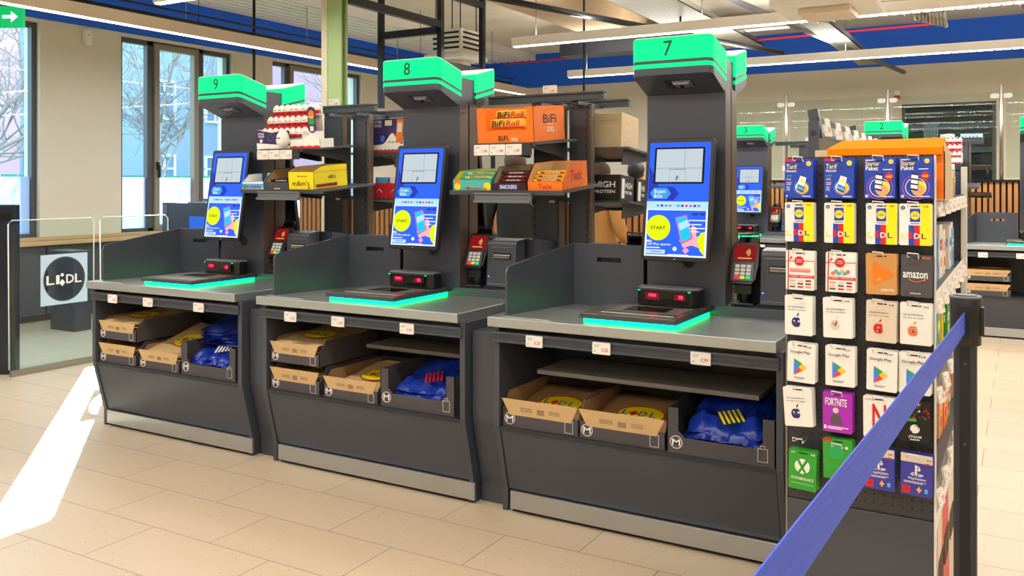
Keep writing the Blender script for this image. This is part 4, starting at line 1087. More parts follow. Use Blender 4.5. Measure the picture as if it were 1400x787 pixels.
b = MB(); b.prism([(0, 0), (.36, 0), (.36, .15), (.30, .2), (.05, .2), (0, .15)], 0, .003, 'white_plastic', M=frame_front(0, 0, 0))
# rear shelves of rack B
def rear(t, x, y, z, rx=RB): t.location = (rx[0] + x, rx[1] + y, z); t.rotation_euler = (-TILT, 0, 0)
t = thing('cardboard_box', 'plain brown cardboard box on the rear upper shelf left of the nearest checkout mast', 'cardboard box')
MB().box(0, .21, 0, .25, 0, .205, 'cardboard').build('carton', t, bevel=0.003)
MB(frame_right(.21, 0, 0)).rect(.05, .08, .08, .05, .0008, 'paper').rect(.052, .082, .076, .046, .0011, 'cardboard').build('label', t)
MB(frame_front(0, 0, 0)).rect(0, .16, .21, .0015, .0006, 'kraft_dark').build('flap_seam', t)
rear(t, .13, .20, 1.7445)
def hp(label, x, y):
    t = thing('protein_box', label, 'box'); b = MB(); b.box(0, .19, 0, .2, 0, .15, 'black'); b.box(.003, .187, .003, .197, .148, .1505, 'brown'); b.build('carton', t, bevel=.002)
    p = MB(frame_front(0, 0, 0)); p.text('HIGH', .03, .078, .13, .034, .001, 'white'); p.text('PROTEIN', .03, .046, .13, .018, .001, 'white'); p.build('front_print', t)
    p = MB(frame_right(.19, 0, 0)); p.rect(.02, .02, .04, .11, .001, 'paper'); p.text('HIGH', .07, .078, .1, .034, .001, 'white'); p.text('PROTEIN', .07, .046, .1, .018, .001, 'white'); p.build('side_print', t)
    rear(t, x, y, 1.449 - (y - .12) * .083)
hp('black box lettered in white on the rear lower shelf, left of the nearest checkout mast', .172, .13)
hp('second black lettered box behind the first, on the rear lower shelf', .177, .36)

# --- rack A (between 9 and 8)
RA = (RB[0] - 1.565, RB[1], 0)
EGG = [(.003, 0), (.012, .003), (.019, .012), (.0215, .023), (.020, .036), (.014, .048), (.006, .055), (.001, .0565)]
def egg(scale=1.0, foil='red'):
    b = MB(); pr = [(r * scale, z * scale) for r, z in EGG]
    b.lathe(pr[2:], 'white', 14)
    zz = []
    n = 28
    b.lathe([(pr[0][0], pr[0][1]), (pr[1][0] * 1.02, pr[1][1]), (pr[2][0] * 1.03, pr[2][1]), (pr[3][0] * 1.02, pr[3][1] * .82)], foil, 14)
    b.M = frame_front(0, -.0212 * scale, 0); b.text('egg', -.009 * scale, .026 * scale, .018 * scale, .005 * scale, .0006, 'black'); b.M = Matrix()
    return b
egg_proto = None
def egg_display(rx, where, grp, art=True):
    global egg_proto
    t = thing('egg_display', f'white tiered cardboard display of chocolate eggs {where}', 'display')
    b = MB()
    for k in range(3):
        b.box(-.205, .165, .02 + k * .055, .072 + k * .055, .058 + k * .07, .062 + k * .07, 'white')
        if k: b.box(-.205, .165, .016 + k * .055, .020 + k * .055, .035 + k * .07, .066 + k * .07, 'red')
    b.box(-.205, .165, .185, .190, 0, .25, 'white'); b.box(-.205, -.202, .0, .185, 0, .12, 'white'); b.box(-.205, .30 if art else .17, .0, .003, 0, .055, 'white'); b.box(.165, .168, .0, .185, 0, .10, 'white')
    if art: b.box(.297, .30, 0, .12, 0, .055, 'white'); b.box(.168, .30, 0, .12, 0, .003, 'white')
    b.M = frame_front(0, .0, 0)
    n = 18; z = [( -.205 + (.505 if art else .375) * i / n, .012 + (.006 if i % 2 else 0)) for i in range(n + 1)]
    b.prism([(-.205, 0), (.30 if art else .17, 0)] + z[::-1], 0, .001, 'red'); b.M = Matrix()
    b.build('tray', t)
    if art:
        p = MB(frame_front(-.205, -.002, 0)); p.prism([(0, .01), (.27, .01), (.27, .11), (.22, .112), (.13, .10), (0, .12)], 0, .002, 'purple')
        p.prism([(0, 0), (.27, 0), (.27, .02), (0, .04)], .002, .003, 'white'); p.text('STAR', .015, .088, .05, .013, .003, 'white'); p.text('WARS', .015, .072, .05, .013, .003, 'white')
        p.disc(.038, .052, .011, .002, .003, 'white', 16); p.prism([(.2, .03), (.26, .03), (.25, .1), (.21, .1)], .002, .003, 'orange'); p.ring(.115, .07, .02, .002, .002, .003, 'green', 16)
        p.build('front_card', t)
        p = MB(frame_front(.172, .05, -.0)); pts = rrect(0, .09, .06, .245, .028); p.prism(pts, 0, .003, 'purple'); p.disc(.03, .20, .022, .003, .004, 'orange', 18, .026); p.rect(.008, .14, .044, .035, .004, 'green'); p.rect(.016, .10, .028, .03, .004, 'paper')
        p.text('Kinder', .008, .178, .044, .014, .005, 'white'); p.build('side_card', t)
    put(t, UP, 0, .0, rx)
    c_, s_ = math.cos(TILT), math.sin(TILT)
    X_, Y_, Z_ = on_shelf(UP, 0, 0, rx)
    for k in range(3):
        for i in range(8):
            if egg_proto is None: egg_proto = egg(1.12).build('chocolate_egg'); o = egg_proto
            else: o = egg_proto.copy(); C.objects.link(o)
            yy, zz = .046 + k * .055, .0655 + k * .07
            o.location = (X_ - .180 + i * .0465, Y_ + yy * c_ - zz * s_, Z_ + yy * s_ + zz * c_); o.rotation_euler = (TILT, 0, random.uniform(-.4, .4))
            tag(o, f'white chocolate egg with red foil base {where}', 'chocolate egg', grp)
egg_display(RA, 'on the upper shelf left of the middle checkout', 'chocolate eggs left of the middle checkout')
egg_display((RB[0] + 1.566, RB[1] + 6.5, 0), 'on the far rack behind the gift cards', 'chocolate eggs on the far rack', False)
for rx, w_ in ((RA, 'in front of the egg display left of the middle checkout'), ((RB[0] + 1.566, RB[1] + 6.5, 0), 'in front of the far egg display')):
    b = egg(1.9, 'paper'); o = b.build('display_egg'); X_, Y_, Z_ = on_shelf(UP, .03, 0, rx); o.location = (X_, Y_ - .005, Z_ + .008 + .0); o.rotation_euler = (TILT * 0, 0, 0)
    o.location.y -= .02; tag(o, 'large white display egg standing ' + w_, 'display egg')
def mm_f(p, w, h): p.text("m&m's", w * .15, h * .22, w * .68, h * .30, .001, 'brown'); p.disc(w * .8, h * .12, .008, 0, .001, 'red', 14); p.text('choco', w * .35, h * .72, w * .4, h * .1, .001, 'brown')
def mm_s(p, d, h): p.text("m&m's", d * .42, h * .42, d * .22, h * .2, .001, 'brown'); p.rect(d * .06, h * .08, d * .62, h * .14, .001, 'dark_red'); p.rect(d * .0, h * .74, d, h * .01, .001, 'brown')
put(open_box('candy_box', .20, .30, .105, .135, 'yellow', 'kraft', 'open yellow candy box below the egg display', art=mm_f, side=mm_s), LO, .045, .0, RA)
def dk_f(p, w, h):
    p.rect(w * .4, h * .1, w * .25, h * .1, .001, 'paper')
put(open_box('chocolate_box', .195, .30, .045, .12, 'box_grey', 'kraft', 'dark grey chocolate bar box beside the yellow candy box', art=dk_f), LO, -.155, .0, RA)
bars('DARK', 'black', 'maroon', 'white', 3, .175, (-.147, .01, .006), LO, RA, 'black wrapped chocolate bar in the dark grey box', 'chocolate bar', 'black chocolate bars')
def gum_f(p, w, h): p.rect(0, 0, w, h, .0006, 'white'); p.rect(0, h * .3, w, h * .5, .001, 'skyblue'); p.disc(w * .1, h * .4, h * .35, .001, .0015, 'green', 12); p.text('bubble', w * .2, h * .1, w * .7, h * .5, .002, 'navy')
put(open_box('gum_box', .18, .20, .045, .09, 'skyblue', 'white', 'pale blue chewing gum box left of the dark grey box', art=gum_f), LO, -.345, .0, RA)
bars('gum', 'white', 'skyblue', 'navy', 2, .16, (-.335, .01, .006), LO, RA, 'pale blue gum pack in the pale blue box', 'gum pack', 'gum packs')
# rear shelves of rack A: printed egg box above, red boxes below
t = thing('printed_box', 'purple and white printed chocolate egg box on the rear upper shelf left of checkout 8', 'box')
MB().box(0, .25, 0, .2, 0, .22, 'white').build('carton', t, bevel=.002)
p = MB(frame_front(0, 0, 0) @ Matrix.Diagonal((.25 / .31, 1, 1, 1))); n = 20
p.rect(0, .0, .31, .22, .0006, 'purple')
p.prism([(0, 0), (.31, 0), (.31, .06)] + [(.31 - .31 * i / n, .05 + .075 * math.exp(-((.31 - .31 * i / n - .2) / .055) ** 2)) for i in range(n + 1)], .0006, .0012, 'white')
p.prism([(0, 0), (.31, 0), (.31, .012)] + [(.31 - .31 * i / 16, .015 + (.006 if i % 2 else 0)) for i in range(17)], .0012, .0018, 'red')
p.text('STAR', .012, .19, .075, .02, .001, 'white'); p.text('WARS', .012, .165, .075, .02, .001, 'white'); p.rect(.24, .06, .065, .155, .0014, 'orange'); p.rect(.25, .13, .045, .06, .002, 'paper')
p.rect(.12, .175, .07, .035, .001, 'paper'); p.disc(.105, .09, .022, .0006, .0012, 'gblue', 18); p.text('Kinder', .165, .06, .07, .016, .0016, 'black'); p.build('front_print', t)
rear(t, .165, .15, 1.748, RA); 
for k, xx in enumerate((.155, .275)):
    t = thing('red_box', ('left' if k == 0 else 'right') + ' red box on the rear lower shelf left of checkout 8', 'box')
    MB().box(0, .118, 0, .2, 0, .10, 'red').build('carton', t, bevel=.002)
    p = MB(frame_front(0, 0, 0)); p.tube([(.035, .04, .001), (.06, .06, .001), (.085, .04, .001)], .003, 'white', 4); p.build('front_print', t)
    b = MB().box(.008, .11, .02, .18, .1005, .14, 'skyblue' if k == 0 else 'paper')
    b.build('contents', t); rear(t, xx + .01, .15, 1.4495, RA)
# a dark box on rack B's and a few boxes on the racks of the rear row
for k, (x, m, lb) in enumerate(((-.16, 'gold', 'yellow'), (.02, 'navy', 'dark blue'))):
    t = open_box('candy_box', .16, .24, .05, .11, m, 'kraft', f'{lb} candy box on the lower shelf of the far rack behind the gift cards'); put(t, LO, x, .0, (RB[0] + 1.566, RB[1] + 6.5, 0))

# ================================================================== GIFT CARD RACK
t = thing('gift_card_rack', 'dark perforated rack end hung with rows of gift cards at the right', 'display rack', (0, 0, 0))
GX0, GX1, GY = -.625, -.215, 2.75
MB().box(0, GX1 - GX0, 0, .02, .60, 1.628, 'perforated').build('perforated_panel', t, loc=(GX0, GY, 0))
MB().box(GX0, GX1, GY - .004, GY + .02, 0, .598, 'anthracite').build('lower_panel', t, bevel=.002)
MB().box(GX0 + .0, GX0 + .02, GY + .02, 3.45, 0, 1.62, 'anthracite').build('side_panel', t)
MB().box(GX0 - .0, GX0 + .004, GY - .006, GY + .02, 0, 1.628, 'steel').box(GX1 - .003, GX1 + .001, GY - .006, GY + .02, 0, 1.628, 'white_plastic').build('edge_trim', t)
MB().box(-.44, -.42, GY + .02, 4.3, 0, 1.62, 'anthracite').build('centre_panel', t)
MB().box(GX1 - .02, GX1 + .002, 4.28, 4.33, 0, 1.62, 'white_plastic').build('end_upright', t)
MB().box(-.60, GX1, 4.30, 4.32, 0, 1.60, 'anthracite').build('end_panel', t)
SH = [1.495, 1.215, .955, .66]
for k, z in enumerate(SH):
    MB().box(-.42, GX1 - .012, GY + .022, 4.28, z - .014, z, 'rail_grey' if k < 4 else 'white_plastic').build('shelf', t)
    if k < 4:
        b = MB(); b.box(GX1 - .014, GX1 - .008, GY + .03, 4.27, z - .05, z + .008, 'white_plastic' if k == 1 else 'rail_grey'); b.build('label_rail', t)
        for j in range(6):
            y = GY + .10 + j * .235
            M = Matrix.Translation((GX1 - .006, y, z - .022)) @ Matrix.Rotation(R(78), 4, 'Z') @ Matrix.Rotation(R(-12), 4, 'X')
            price_tag(t, 0, -.014, 0, '1,%d9' % (j % 9), M=M, w=.055, h=.045)
MB().box(-.42, GX1, GY + .03, 4.28, .0, .60, 'white_plastic').build('plinth', t)
MB().box(GX0 + .02, -.44, GY + .02, 3.45, 1.60, 1.612, 'anthracite').build('top_board', t)
p = MB(frame_right(GX1, GY + .05, 0) @ Matrix.Diagonal((1, 1.36, 1, 1))); p.rect(0, .02, .9, .39, .001, 'red'); p.prism([(0, .02), (.13, .02), (.10, .18), (.16, .41), (0, .41)], .001, .002, 'beige')
p.prism([(.5, .02), (.9, .02), (.9, .41), (.4, .41), (.46, .2)], .001, .002, 'beige')
for zz in (.05, .27):
    for yy in (.0, .22, .44):
        p.prism(rrect(yy + .01, zz, yy + .19, zz + .065, .03), .002, .004, 'brown', M=Matrix.Translation((0, 0, 0)))
        for q_ in range(4): p.prism([(yy + .03 + q_ * .042, zz), (yy + .04 + q_ * .042, zz), (yy + .055 + q_ * .042, zz + .065), (yy + .045 + q_ * .042, zz + .065)], .004, .005, 'black')
for yy in (.06, .3): p.disc(yy, .2, .03, .002, .004, 'tan', 18); p.disc(yy, .2, .012, .004, .005, 'beige', 12)
p.build('poster', t)
# wire hooks
COLX = [-.612, -.503, -.392, -.302]
ROWZ = [1.506, 1.377, 1.235, 1.102, .964, .830, .680]
CW, CH = .0815, .1155
def hook(x, z, parent, tall=False):
    b = MB(); y = GY - .002; L = .075
    b.tube([(x + .01, y, z), (x + .01, y - L, z), (x + .01, y - L - .002, z + .012), (x - .018, y - L - .002, z + .014), (x - .018, y - L + .004, z + .002), (x + .006, y - .004, z + .003)], .0015, 'white_plastic' if not tall else 'white', 6)
    return b.build('hook', parent)
for r, z in enumerate(ROWZ):
    for c, x in enumerate(COLX):
        hook(x + CW / 2, z + CH - .008, t)
G = t
# --- card faces; p is in local card coordinates (origin lower left, metres)
def T(p, s, x, y, w, h, m, z=.0008): p.text(s, x * CW, y * CH, w * CW, h * CH, z, m)
def Rr(p, x, y, w, h, m, z=.0006): p.rect(x * CW, y * CH, w * CW, h * CH, z, m)
def D(p, x, y, r, m, z=.0008, n=24): p.disc(x * CW, y * CH, r * CW, z - .0003, z, m, n)
def P(p, pts, m, z=.0008): p.prism([(a * CW, b * CH) for a, b in pts], z - .0003, z, m)
def a_tarif(p):
    Rr(p, 0, .93, .4, .07, 'red'); T(p, 'Tarif', .05, .74, .38, .12, 'yellow'); T(p, 'Ubersicht', .05, .66, .36, .06, 'white'); D(p, .84, .88, .09, 'yellow'); T(p, 'LIDL', .78, .865, .12, .03, 'blue', .0012)
    for k, m in enumerate(('teal', 'green', 'white', 'red', 'white', 'white')): Rr(p, .06, .56 - .045 * k, .2 - .02 * (k % 3), .014, m)
    for k in range(4): Rr(p, .06, .28 - .03 * k, .13, .008, 'white')
    p.ring(.6 * CW, .27 * CH, .27 * CW, .001, 0, .0009, 'skyblue', 30); p.ring(.6 * CW, .27 * CH, .22 * CW, .004, 0, .001, 'white', 30)
    D(p, .64, .26, .2, 'yellow', .0012); D(p, .62, .22, .17, 'tan', .0015)
    P(p, [(.42, .22), (.66, .14), (.78, .5), (.54, .56)], 'navy', .002); P(p, [(.46, .36), (.7, .29), (.77, .52), (.56, .57)], 'white', .0024); D(p, .62, .45, .06, 'yellow', .0027); P(p, [(.43, .25), (.66, .18), (.68, .27), (.45, .33)], 'skyblue', .0025)
    D(p, .08, .05, .03, 'white'); Rr(p, .62, .04, .3, .02, 'white')
def a_starter(p):
    Rr(p, .04, .93, .3, .02, 'white'); T(p, 'Starter', .04, .80, .45, .11, 'yellow'); T(p, 'Paket', .05, .69, .4, .10, 'white'); D(p, .86, .9, .08, 'yellow'); T(p, 'LIDL', .8, .885, .12, .03, 'blue', .0012); Rr(p, .6, .70, .3, .02, 'white')
    p.ring(.5 * CW, .27 * CH, .42 * CW, .001, 0, .0009, 'pink', 30); p.ring(.5 * CW, .27 * CH, .33 * CW, .0015, 0, .001, 'white', 30)
    D(p, .58, .26, .24, 'yellow', .0012); D(p, .58, .2, .2, 'tan', .0015)
    P(p, [(.32, .22), (.56, .18), (.62, .6), (.36, .63)], 'navy', .002)
    for k in range(3): P(p, [(.34 + k * .012, .26 + k * .12), (.55 + k * .012, .23 + k * .12), (.565 + k * .012, .31 + k * .12), (.355 + k * .012, .34 + k * .12)], 'white', .0024)
    P(p, [(.66, .54), (.72, .47), (.8, .42), (.88, .47), (.96, .54), (.88, .6), (.8, .66), (.72, .6)], 'red', .002); T(p, '10€', .71, .51, .18, .06, 'yellow', .0024); D(p, .08, .06, .05, 'white'); D(p, .08, .06, .025, 'red', .0012); Rr(p, .6, .04, .33, .02, 'white')
def a_lidl(p, v='20€'):
    P(p, [(.62, 0), (1, 0), (1, 1), (.66, 1)], 'yellow'); P(p, [(.3, 0), (.48, 0), (.48, .5), (.3, .5)], 'blue', .0010); P(p, [(.48, 0), (.65, 0), (.65, .5), (.48, .5)], 'red', .0010)
    Rr(p, .32, .48, .36, .42, 'paper', .0012); Rr(p, .34, .56, .32, .32, 'blue', .0014); D(p, .5, .72, .145, 'yellow', .0016); T(p, 'LIDL', .39, .69, .22, .05, 'blue', .002); Rr(p, .36, .51, .28, .02, 'text_grey', .0015)
    T(p, 'L', .06, .16, .16, .13, 'yellow', .0015); D(p, .37, .3, .05, 'red', .0016); P(p, [(.28, .22), (.37, .14), (.46, .22), (.37, .29)], 'red', .0016); T(p, 'D', .47, .16, .18, .13, 'white', .0015); T(p, 'L', .7, .16, .16, .13, 'blue', .0015)
    D(p, .12, .9, .07, 'text_grey', .001); Rr(p, .09, .87, .06, .05, 'skyblue', .0014); T(p, v, .76, .91, .16, .05, 'text_grey', .0012)
def a_red(p, col=0):
    P(p, [(0, .72), (1, .74), (1, .755), (0, .735)], 'red'); P(p, [(.06, 0), (.1, 0), (.12, 1), (.08, 1)], 'red'); P(p, [(.1, .74), (.2, .86), (.25, .82)], 'red', .0012)
    D(p, .48, .74, .17, 'red', .0014); T(p, 'WUNSCH', .37, .75, .22, .035, 'white', .0018); T(p, 'gutschein', .37, .70, .22, .035, 'white', .0018)
    if col:
        for k, m in enumerate(('orange', 'teal', 'skyblue', 'gold', 'teal', 'pink')): D(p, .25 + .1 * k, .47 + .05 * (k % 2), .07, m, .0012, 14)
    else:
        Rr(p, .14, .46, .74, .09, 'tan'); Rr(p, .14, .46, .74, .03, 'pink', .001)
    Rr(p, .12, .31, .88, .07, 'red', .001); T(p, '1 KARTE - VIELE SHOPS', .16, .335, .78, .025, 'white', .0014)
    for k in range(9): Rr(p, .14 + .28 * (k % 3), .06 + .08 * (k // 3), .2, .04, ('text_grey', 'red', 'tan', 'beige')[k % 4], .001)
def a_zal(p):
    pts = []
    for cx, cy, a0 in ((.78, .52, -62), (.30, .70, 62), (.30, .30, 178)):
        for i in range(9): a = R(a0 + 122 * i / 8 if a0 != 178 else 184 + 114 * i / 8); pts.append((cx + .09 * math.cos(a), cy + .075 * math.sin(a)))
    P(p, pts, 'orange', .001); P(p, [(.3, .34), (.5, .34), (.47, .42), (.4, .38)], 'tan', .0013); T(p, 'zalando', .48, .09, .44, .07, 'paper', .0012)
def a_ama(p):
    T(p, 'amazon', .07, .45, .78, .14, 'white', .001)
    p.tube([((.25 + .5 * i / 8) * CW, (.42 - .06 * math.sin(PI * i / 8)) * CH, .001) for i in range(9)], .0012, 'orange', 4); P(p, [(.72, .43), (.78, .45), (.77, .38)], 'orange', .0014)
    T(p, 'EP-EUR', .68, .92, .26, .05, 'orange'); T(p, 'amazon.de', .3, .07, .34, .04, 'white')
def apple(p, cols, z=.001):
    cx, cy, s = .42, .33, .17
    n = 36; outer = []
    for i in range(n):
        a = 2 * PI * i / n; x = math.cos(a); y = math.sin(a)
        rr = 1 - .13 * math.exp(-((a - PI / 2) / .28) ** 2) - .09 * math.exp(-((a - 3 * PI / 2) / .22) ** 2)
        if abs(a) < .55 or abs(a - 2 * PI) < .55: rr = min(rr, .80 - .1 * math.cos(a * 2.6))
        outer.append((cx + s * rr * x, cy + s * rr * y * CW / CH * 1.08))
    P(p, outer, cols[0], z)
    rnd = random.Random(len(cols[0]) + len(cols))
    for k in range(9):
        a = rnd.uniform(0, 6.28); r_ = rnd.uniform(.02, .10); D(p, cx + r_ * math.cos(a), cy + r_ * math.sin(a) * .8, rnd.uniform(.025, .05), cols[(k + 1) % len(cols)], z + .0003 + .00004 * k, 10)
    P(p, [(cx + .01, cy + .15), (cx + .03, cy + .2), (cx + .09, cy + .25), (cx + .09, cy + .2), (cx + .06, cy + .16)], cols[0], z)
    T(p, 'Die Geschenkkarte', .12, .70, .62, .04, 'text_grey'); T(p, 'fur alles von Apple', .12, .62, .64, .04, 'text_grey')
def a_apple(cols, v=''):
    def f(p):
        apple(p, cols)
        if v: T(p, v, .74, .9, .18, .05, 'text_grey')
    return f
def a_play(v):
    def f(p):
        T(p, 'Google Play', .1, .72, .72, .09, 'text_grey'); T(p, v, .66, .89, .2, .045, 'text_grey')
        o = (.22, .36); a, b_, c_ = (.24, .60), (.24, .18), (.70, .39)
        m = (.42, .39)
        P(p, [a, b_, m], 'gblue', .001); P(p, [a, m, (.50, .50)][::-1][::-1], 'ggreen', .001)
        P(p, [a, (.42, .39), (.54, .48)], 'ggreen', .0012); P(p, [b_, (.54, .30), (.42, .39)], 'gred', .0012); P(p, [(.42, .39), (.54, .30), c_, (.54, .48)], 'gyellow', .0012)
        Rr(p, .24, .12, .4, .012, 'text_grey'); Rr(p, .28, .09, .3, .01, 'text_grey')
    return f
def a_fort(p):
    T(p, 'FORTNITE', .08, .66, .74, .19, 'white', .001); D(p, .44, .55, .1, 'beige', .0012); P(p, [(.25, .22), (.66, .2), (.6, .44), (.32, .44)], 'text_grey', .0011); Rr(p, .05, .07, .07, .09, 'white'); Rr(p, .17, .12, .7, .02, 'white'); Rr(p, .17, .08, .5, .02, 'white')
def a_net(p):
    T(p, 'N', .3, .2, .45, .62, 'red', .001); T(p, 'NETFLIX', .06, .9, .3, .04, 'red')
def a_steam(p):
    rnd = random.Random(4)
    for k in range(46): D(p, rnd.uniform(.04, .94), rnd.uniform(.55, .95), rnd.uniform(.03, .06), ('dark_red', 'brown', 'text_grey', 'beige', 'red', 'black')[k % 6], .0008 + .00003 * k, 8)
    Rr(p, 0, .50, .55, .07, 'green', .0026); D(p, .5, .32, .15, 'paper', .001); D(p, .56, .36, .07, 'black', .0013); D(p, .56, .36, .045, 'paper', .0016); D(p, .42, .26, .045, 'black', .0013); P(p, [(.42, .22), (.6, .32), (.56, .40), (.38, .3)], 'paper', .0014)
    T(p, 'STEAM', .3, .10, .4, .06, 'paper'); Rr(p, .34, .05, .3, .02, 'paper')
def a_xbox(p):
    D(p, .5, .6, .27, 'paper', .001, 30)
    for q_ in ([(.33, .43), (.40, .40), (.70, .74), (.62, .78)], [(.60, .40), (.67, .43), (.38, .78), (.30, .74)]): P(p, q_, 'xbox_green', .0013)
    T(p, 'GUTHABENKARTE', .1, .25, .8, .07, 'paper', .001); Rr(p, .1, .15, .8, .006, 'paper'); T(p, '30€', .8, .91, .15, .05, 'paper'); Rr(p, .08, .92, .15, .02, 'paper')
def a_rob(p):
    Rr(p, 0, .93, .3, .07, 'red'); D(p, .45, .68, .27, 'ggreen', .0009); D(p, .8, .8, .05, 'paper'); P(p, [(.1, .2), (.5, .3), (.4, .4), (.15, .35)], 'green', .0012)
def a_ps(p):
    Rr(p, 0, .80, 1, .2, 'beige', .0008); T(p, '20€', .8, .87, .15, .05, 'text_grey', .0012); Rr(p, .78, .78, .12, .04, 'red', .0012)
    P(p, [(.45, .50), (.52, .48), (.52, .73), (.45, .75)], 'paper', .001); P(p, [(.52, .73), (.60, .70), (.63, .63), (.58, .60), (.52, .63), (.52, .66), (.57, .64), (.57, .68), (.52, .70)], 'paper', .001)
    P(p, [(.30, .52), (.42, .57), (.42, .54), (.36, .52), (.42, .50), (.42, .47)], 'paper', .001); P(p, [(.55, .54), (.70, .53), (.72, .50), (.55, .47), (.55, .495), (.66, .51), (.55, .52)], 'paper', .001)
    T(p, 'PlayStation', .25, .37, .55, .08, 'paper', .001); Rr(p, .1, .33, .7, .012, 'paper'); Rr(p, .1, .3, .6, .012, 'paper'); Rr(p, .05, .05, .26, .18, 'red', .001); T(p, '18', .1, .1, .15, .08, 'dark_red', .0014)
    Rr(p, .56, .09, .05, .14, 'gold', .001); Rr(p, .51, .135, .15, .05, 'gold', .0011); Rr(p, .76, .1, .1, .1, 'skyblue', .001)
def lid(v): return lambda p: a_lidl(p, v)
CARDS = [
 [('blue', a_tarif, 'blue phone tariff pack with red corner in the top row, leftmost', 3), ('blue', a_tarif, 'blue phone tariff pack with red corner in the top row, second from left', 3), ('blue', a_starter, 'blue starter pack with red price star in the top row, third from left', 3), ('blue', a_starter, 'blue starter pack with red price star in the top row, rightmost', 3)],
 [('paper', lid('25€'), 'yellow and white store card in the second row, leftmost', 1), ('paper', lid('20€'), 'yellow and white store card, second from left', 1), ('paper', lid('20€'), 'yellow and white store card in the second row, third from left', 1), ('paper', lid('10€'), 'yellow and white store card in the second row, rightmost', 1)],
 [('paper', lambda p: a_red(p, 0), 'white gift card with red ribbon and a sunset strip', 1), ('paper', lambda p: a_red(p, 1), 'white gift card with red ribbon and colourful dots', 1), ('card_tan', a_zal, 'light brown gift card with a rounded orange triangle', 1), ('box_grey', a_ama, 'dark grey gift card with white lettering and orange smile', 1)],
 [('paper', a_apple(['navy', 'text_grey', 'paper']), 'white gift card with a dark blue apple in the fourth row', 1), ('paper', a_apple(['beige', 'card_tan', 'text_grey'], '100€'), 'white gift card with a pale golden apple', 1), ('beige', a_apple(['red', 'dark_red', 'tan'], '50€'), 'beige gift card with a red apple', 1), ('paper', a_apple(['orange', 'skyblue', 'pink', 'gold', 'purple'], '25€'), 'white gift card with a multicoloured apple', 1)],
 [('paper', a_play('15€'), 'white gift card with a four coloured triangle, leftmost of its row', 1), ('paper', a_play('50€'), 'white gift card with a four coloured triangle, second in its row', 1), ('paper', a_play('25€'), 'white gift card with a four coloured triangle, third in its row', 1), ('paper', a_play('10€'), 'white gift card with a four coloured triangle, partly behind the blue belt', 1)],
 [('paper', a_apple(['navy', 'text_grey', 'paper']), 'slightly tilted white gift card with a dark blue apple, lowest left white card', 1), ('magenta', a_fort, 'bright purple gift card with white capital lettering', 1), ('paper', a_net, 'white gift card with a big red letter crossed by the belt', 1), ('black', a_steam, 'black gift card with a round white emblem and a green stripe', 1)],
 [('xbox_green', a_xbox, 'green gift card with a white cross sphere, bottom left', 1), ('xbox_green', a_rob, 'green gift card with a green ball, half hidden by the belt', 1), ('ps_blue', a_ps, 'blue and beige console gift card left of its twin, bottom row', 1), ('ps_blue', a_ps, 'blue and beige console gift card at the bottom right', 1)]]
for r, row in enumerate(CARDS):
    for c, (m, art, lb, th) in enumerate(row):
        x, z = COLX[c] + random.uniform(-.004, .004), ROWZ[r] + (.004 if r == 6 else 0)
        if r == 6 and c == 0: z -= .035; x += .004
        if r == 6 and c == 1: z += .010
        cw, ch = CW, CH
        thick = .012 if th == 3 else .0016
        yf = GY - .062
        o = thing('gift_card' if th == 1 else 'phone_pack', lb, 'gift card' if th == 1 else 'phone pack', (x, yf, z))
        ry = random.uniform(-.02, .02); rz = random.uniform(-.12, .05) if r else random.uniform(-.04, .04)
        if r == 5 and c == 0: ry = -.06
        o.rotation_euler = (0, ry, rz)
        b = MB(frame_front(0, 0, 0)); b.prism(rrect(0, 0, cw, ch, .004 if th == 1 else .001, 3), -thick, 0, m)
        b.build('card' if th == 1 else 'pack', o)
        b = MB(frame_front(0, 0, 0)); b.prism(rrect(cw * .36, ch * .92, cw * .68, ch * .95, .0015, 3), 0, .0006, 'black'); art(b); b.build('print', o)
        if c < 4:
            for k in range(2):
                b = MB(frame_front(0, 0, 0)); b.prism(rrect(0, 0, cw, ch, .004 if th == 1 else .001, 3), -thick, 0, m)
                q_ = b.build('gift_card' if th == 1 else 'phone_pack', loc=(x + .0008 + k * .001, yf + .014 + .013 * k + thick, z - .001 * k)); q_.rotation_euler = (0, ry * .5, rz * .4)
                tag(q_, 'card edge behind the ' + ' '.join(lb.split()[:12]), 'gift card' if th == 1 else 'phone pack', f'stack behind the {lb}')
# orange carton on top of the rack
mat('lid_orange', '#f58414', .9, spec=.05)
t = thing('carton', 'open cardboard carton with an orange lid on top of the gift card rack', 'box', (0, 0, 0))
b = MB(); b.box(-.505, -.195, GY + .06, GY + .40, 1.5, 1.504, 'cardboard'); b.box(-.505, -.502, GY + .06, GY + .40, 1.504, 1.66, 'cardboard')
b.profx([(GY + .06, 1.504), (GY + .40, 1.504), (GY + .40, 1.54), (GY + .30, 1.64), (GY + .08, 1.665), (GY + .06, 1.665)], -.198, -.195, 'cardboard'); b.box(-.505, -.195, GY + .06, GY + .063, 1.504, 1.64, 'orange'); b.build('carton_body', t)
b = MB(); b.add([(-.515, GY + .045, 1.632), (-.20, GY + .045, 1.632), (-.20, GY + .045, 1.652), (-.515, GY + .045, 1.652), (-.49, GY + .17, 1.682), (-.20, GY + .17, 1.685), (-.49, GY + .17, 1.662), (-.20, GY + .17, 1.665)], [(0, 1, 2, 3), (3, 2, 5, 4), (4, 5, 7, 6), (0, 3, 4, 6), (1, 7, 5, 2), (0, 6, 7, 1)], 'lid_orange'); b.build('lid', t)
for x, lb in ((-.60, 'small brown carton on top of the gift card rack at its left'), (-.70 + .17, 'small brown carton right of the leftmost, under the header rail')):
    tag(MB().box(0, .075, 0, .12, 0, .045, 'cardboard').build('carton', loc=(x, GY + .3 if x < -.59 else GY + .5, 1.6125), bevel=.002), lb, 'box')
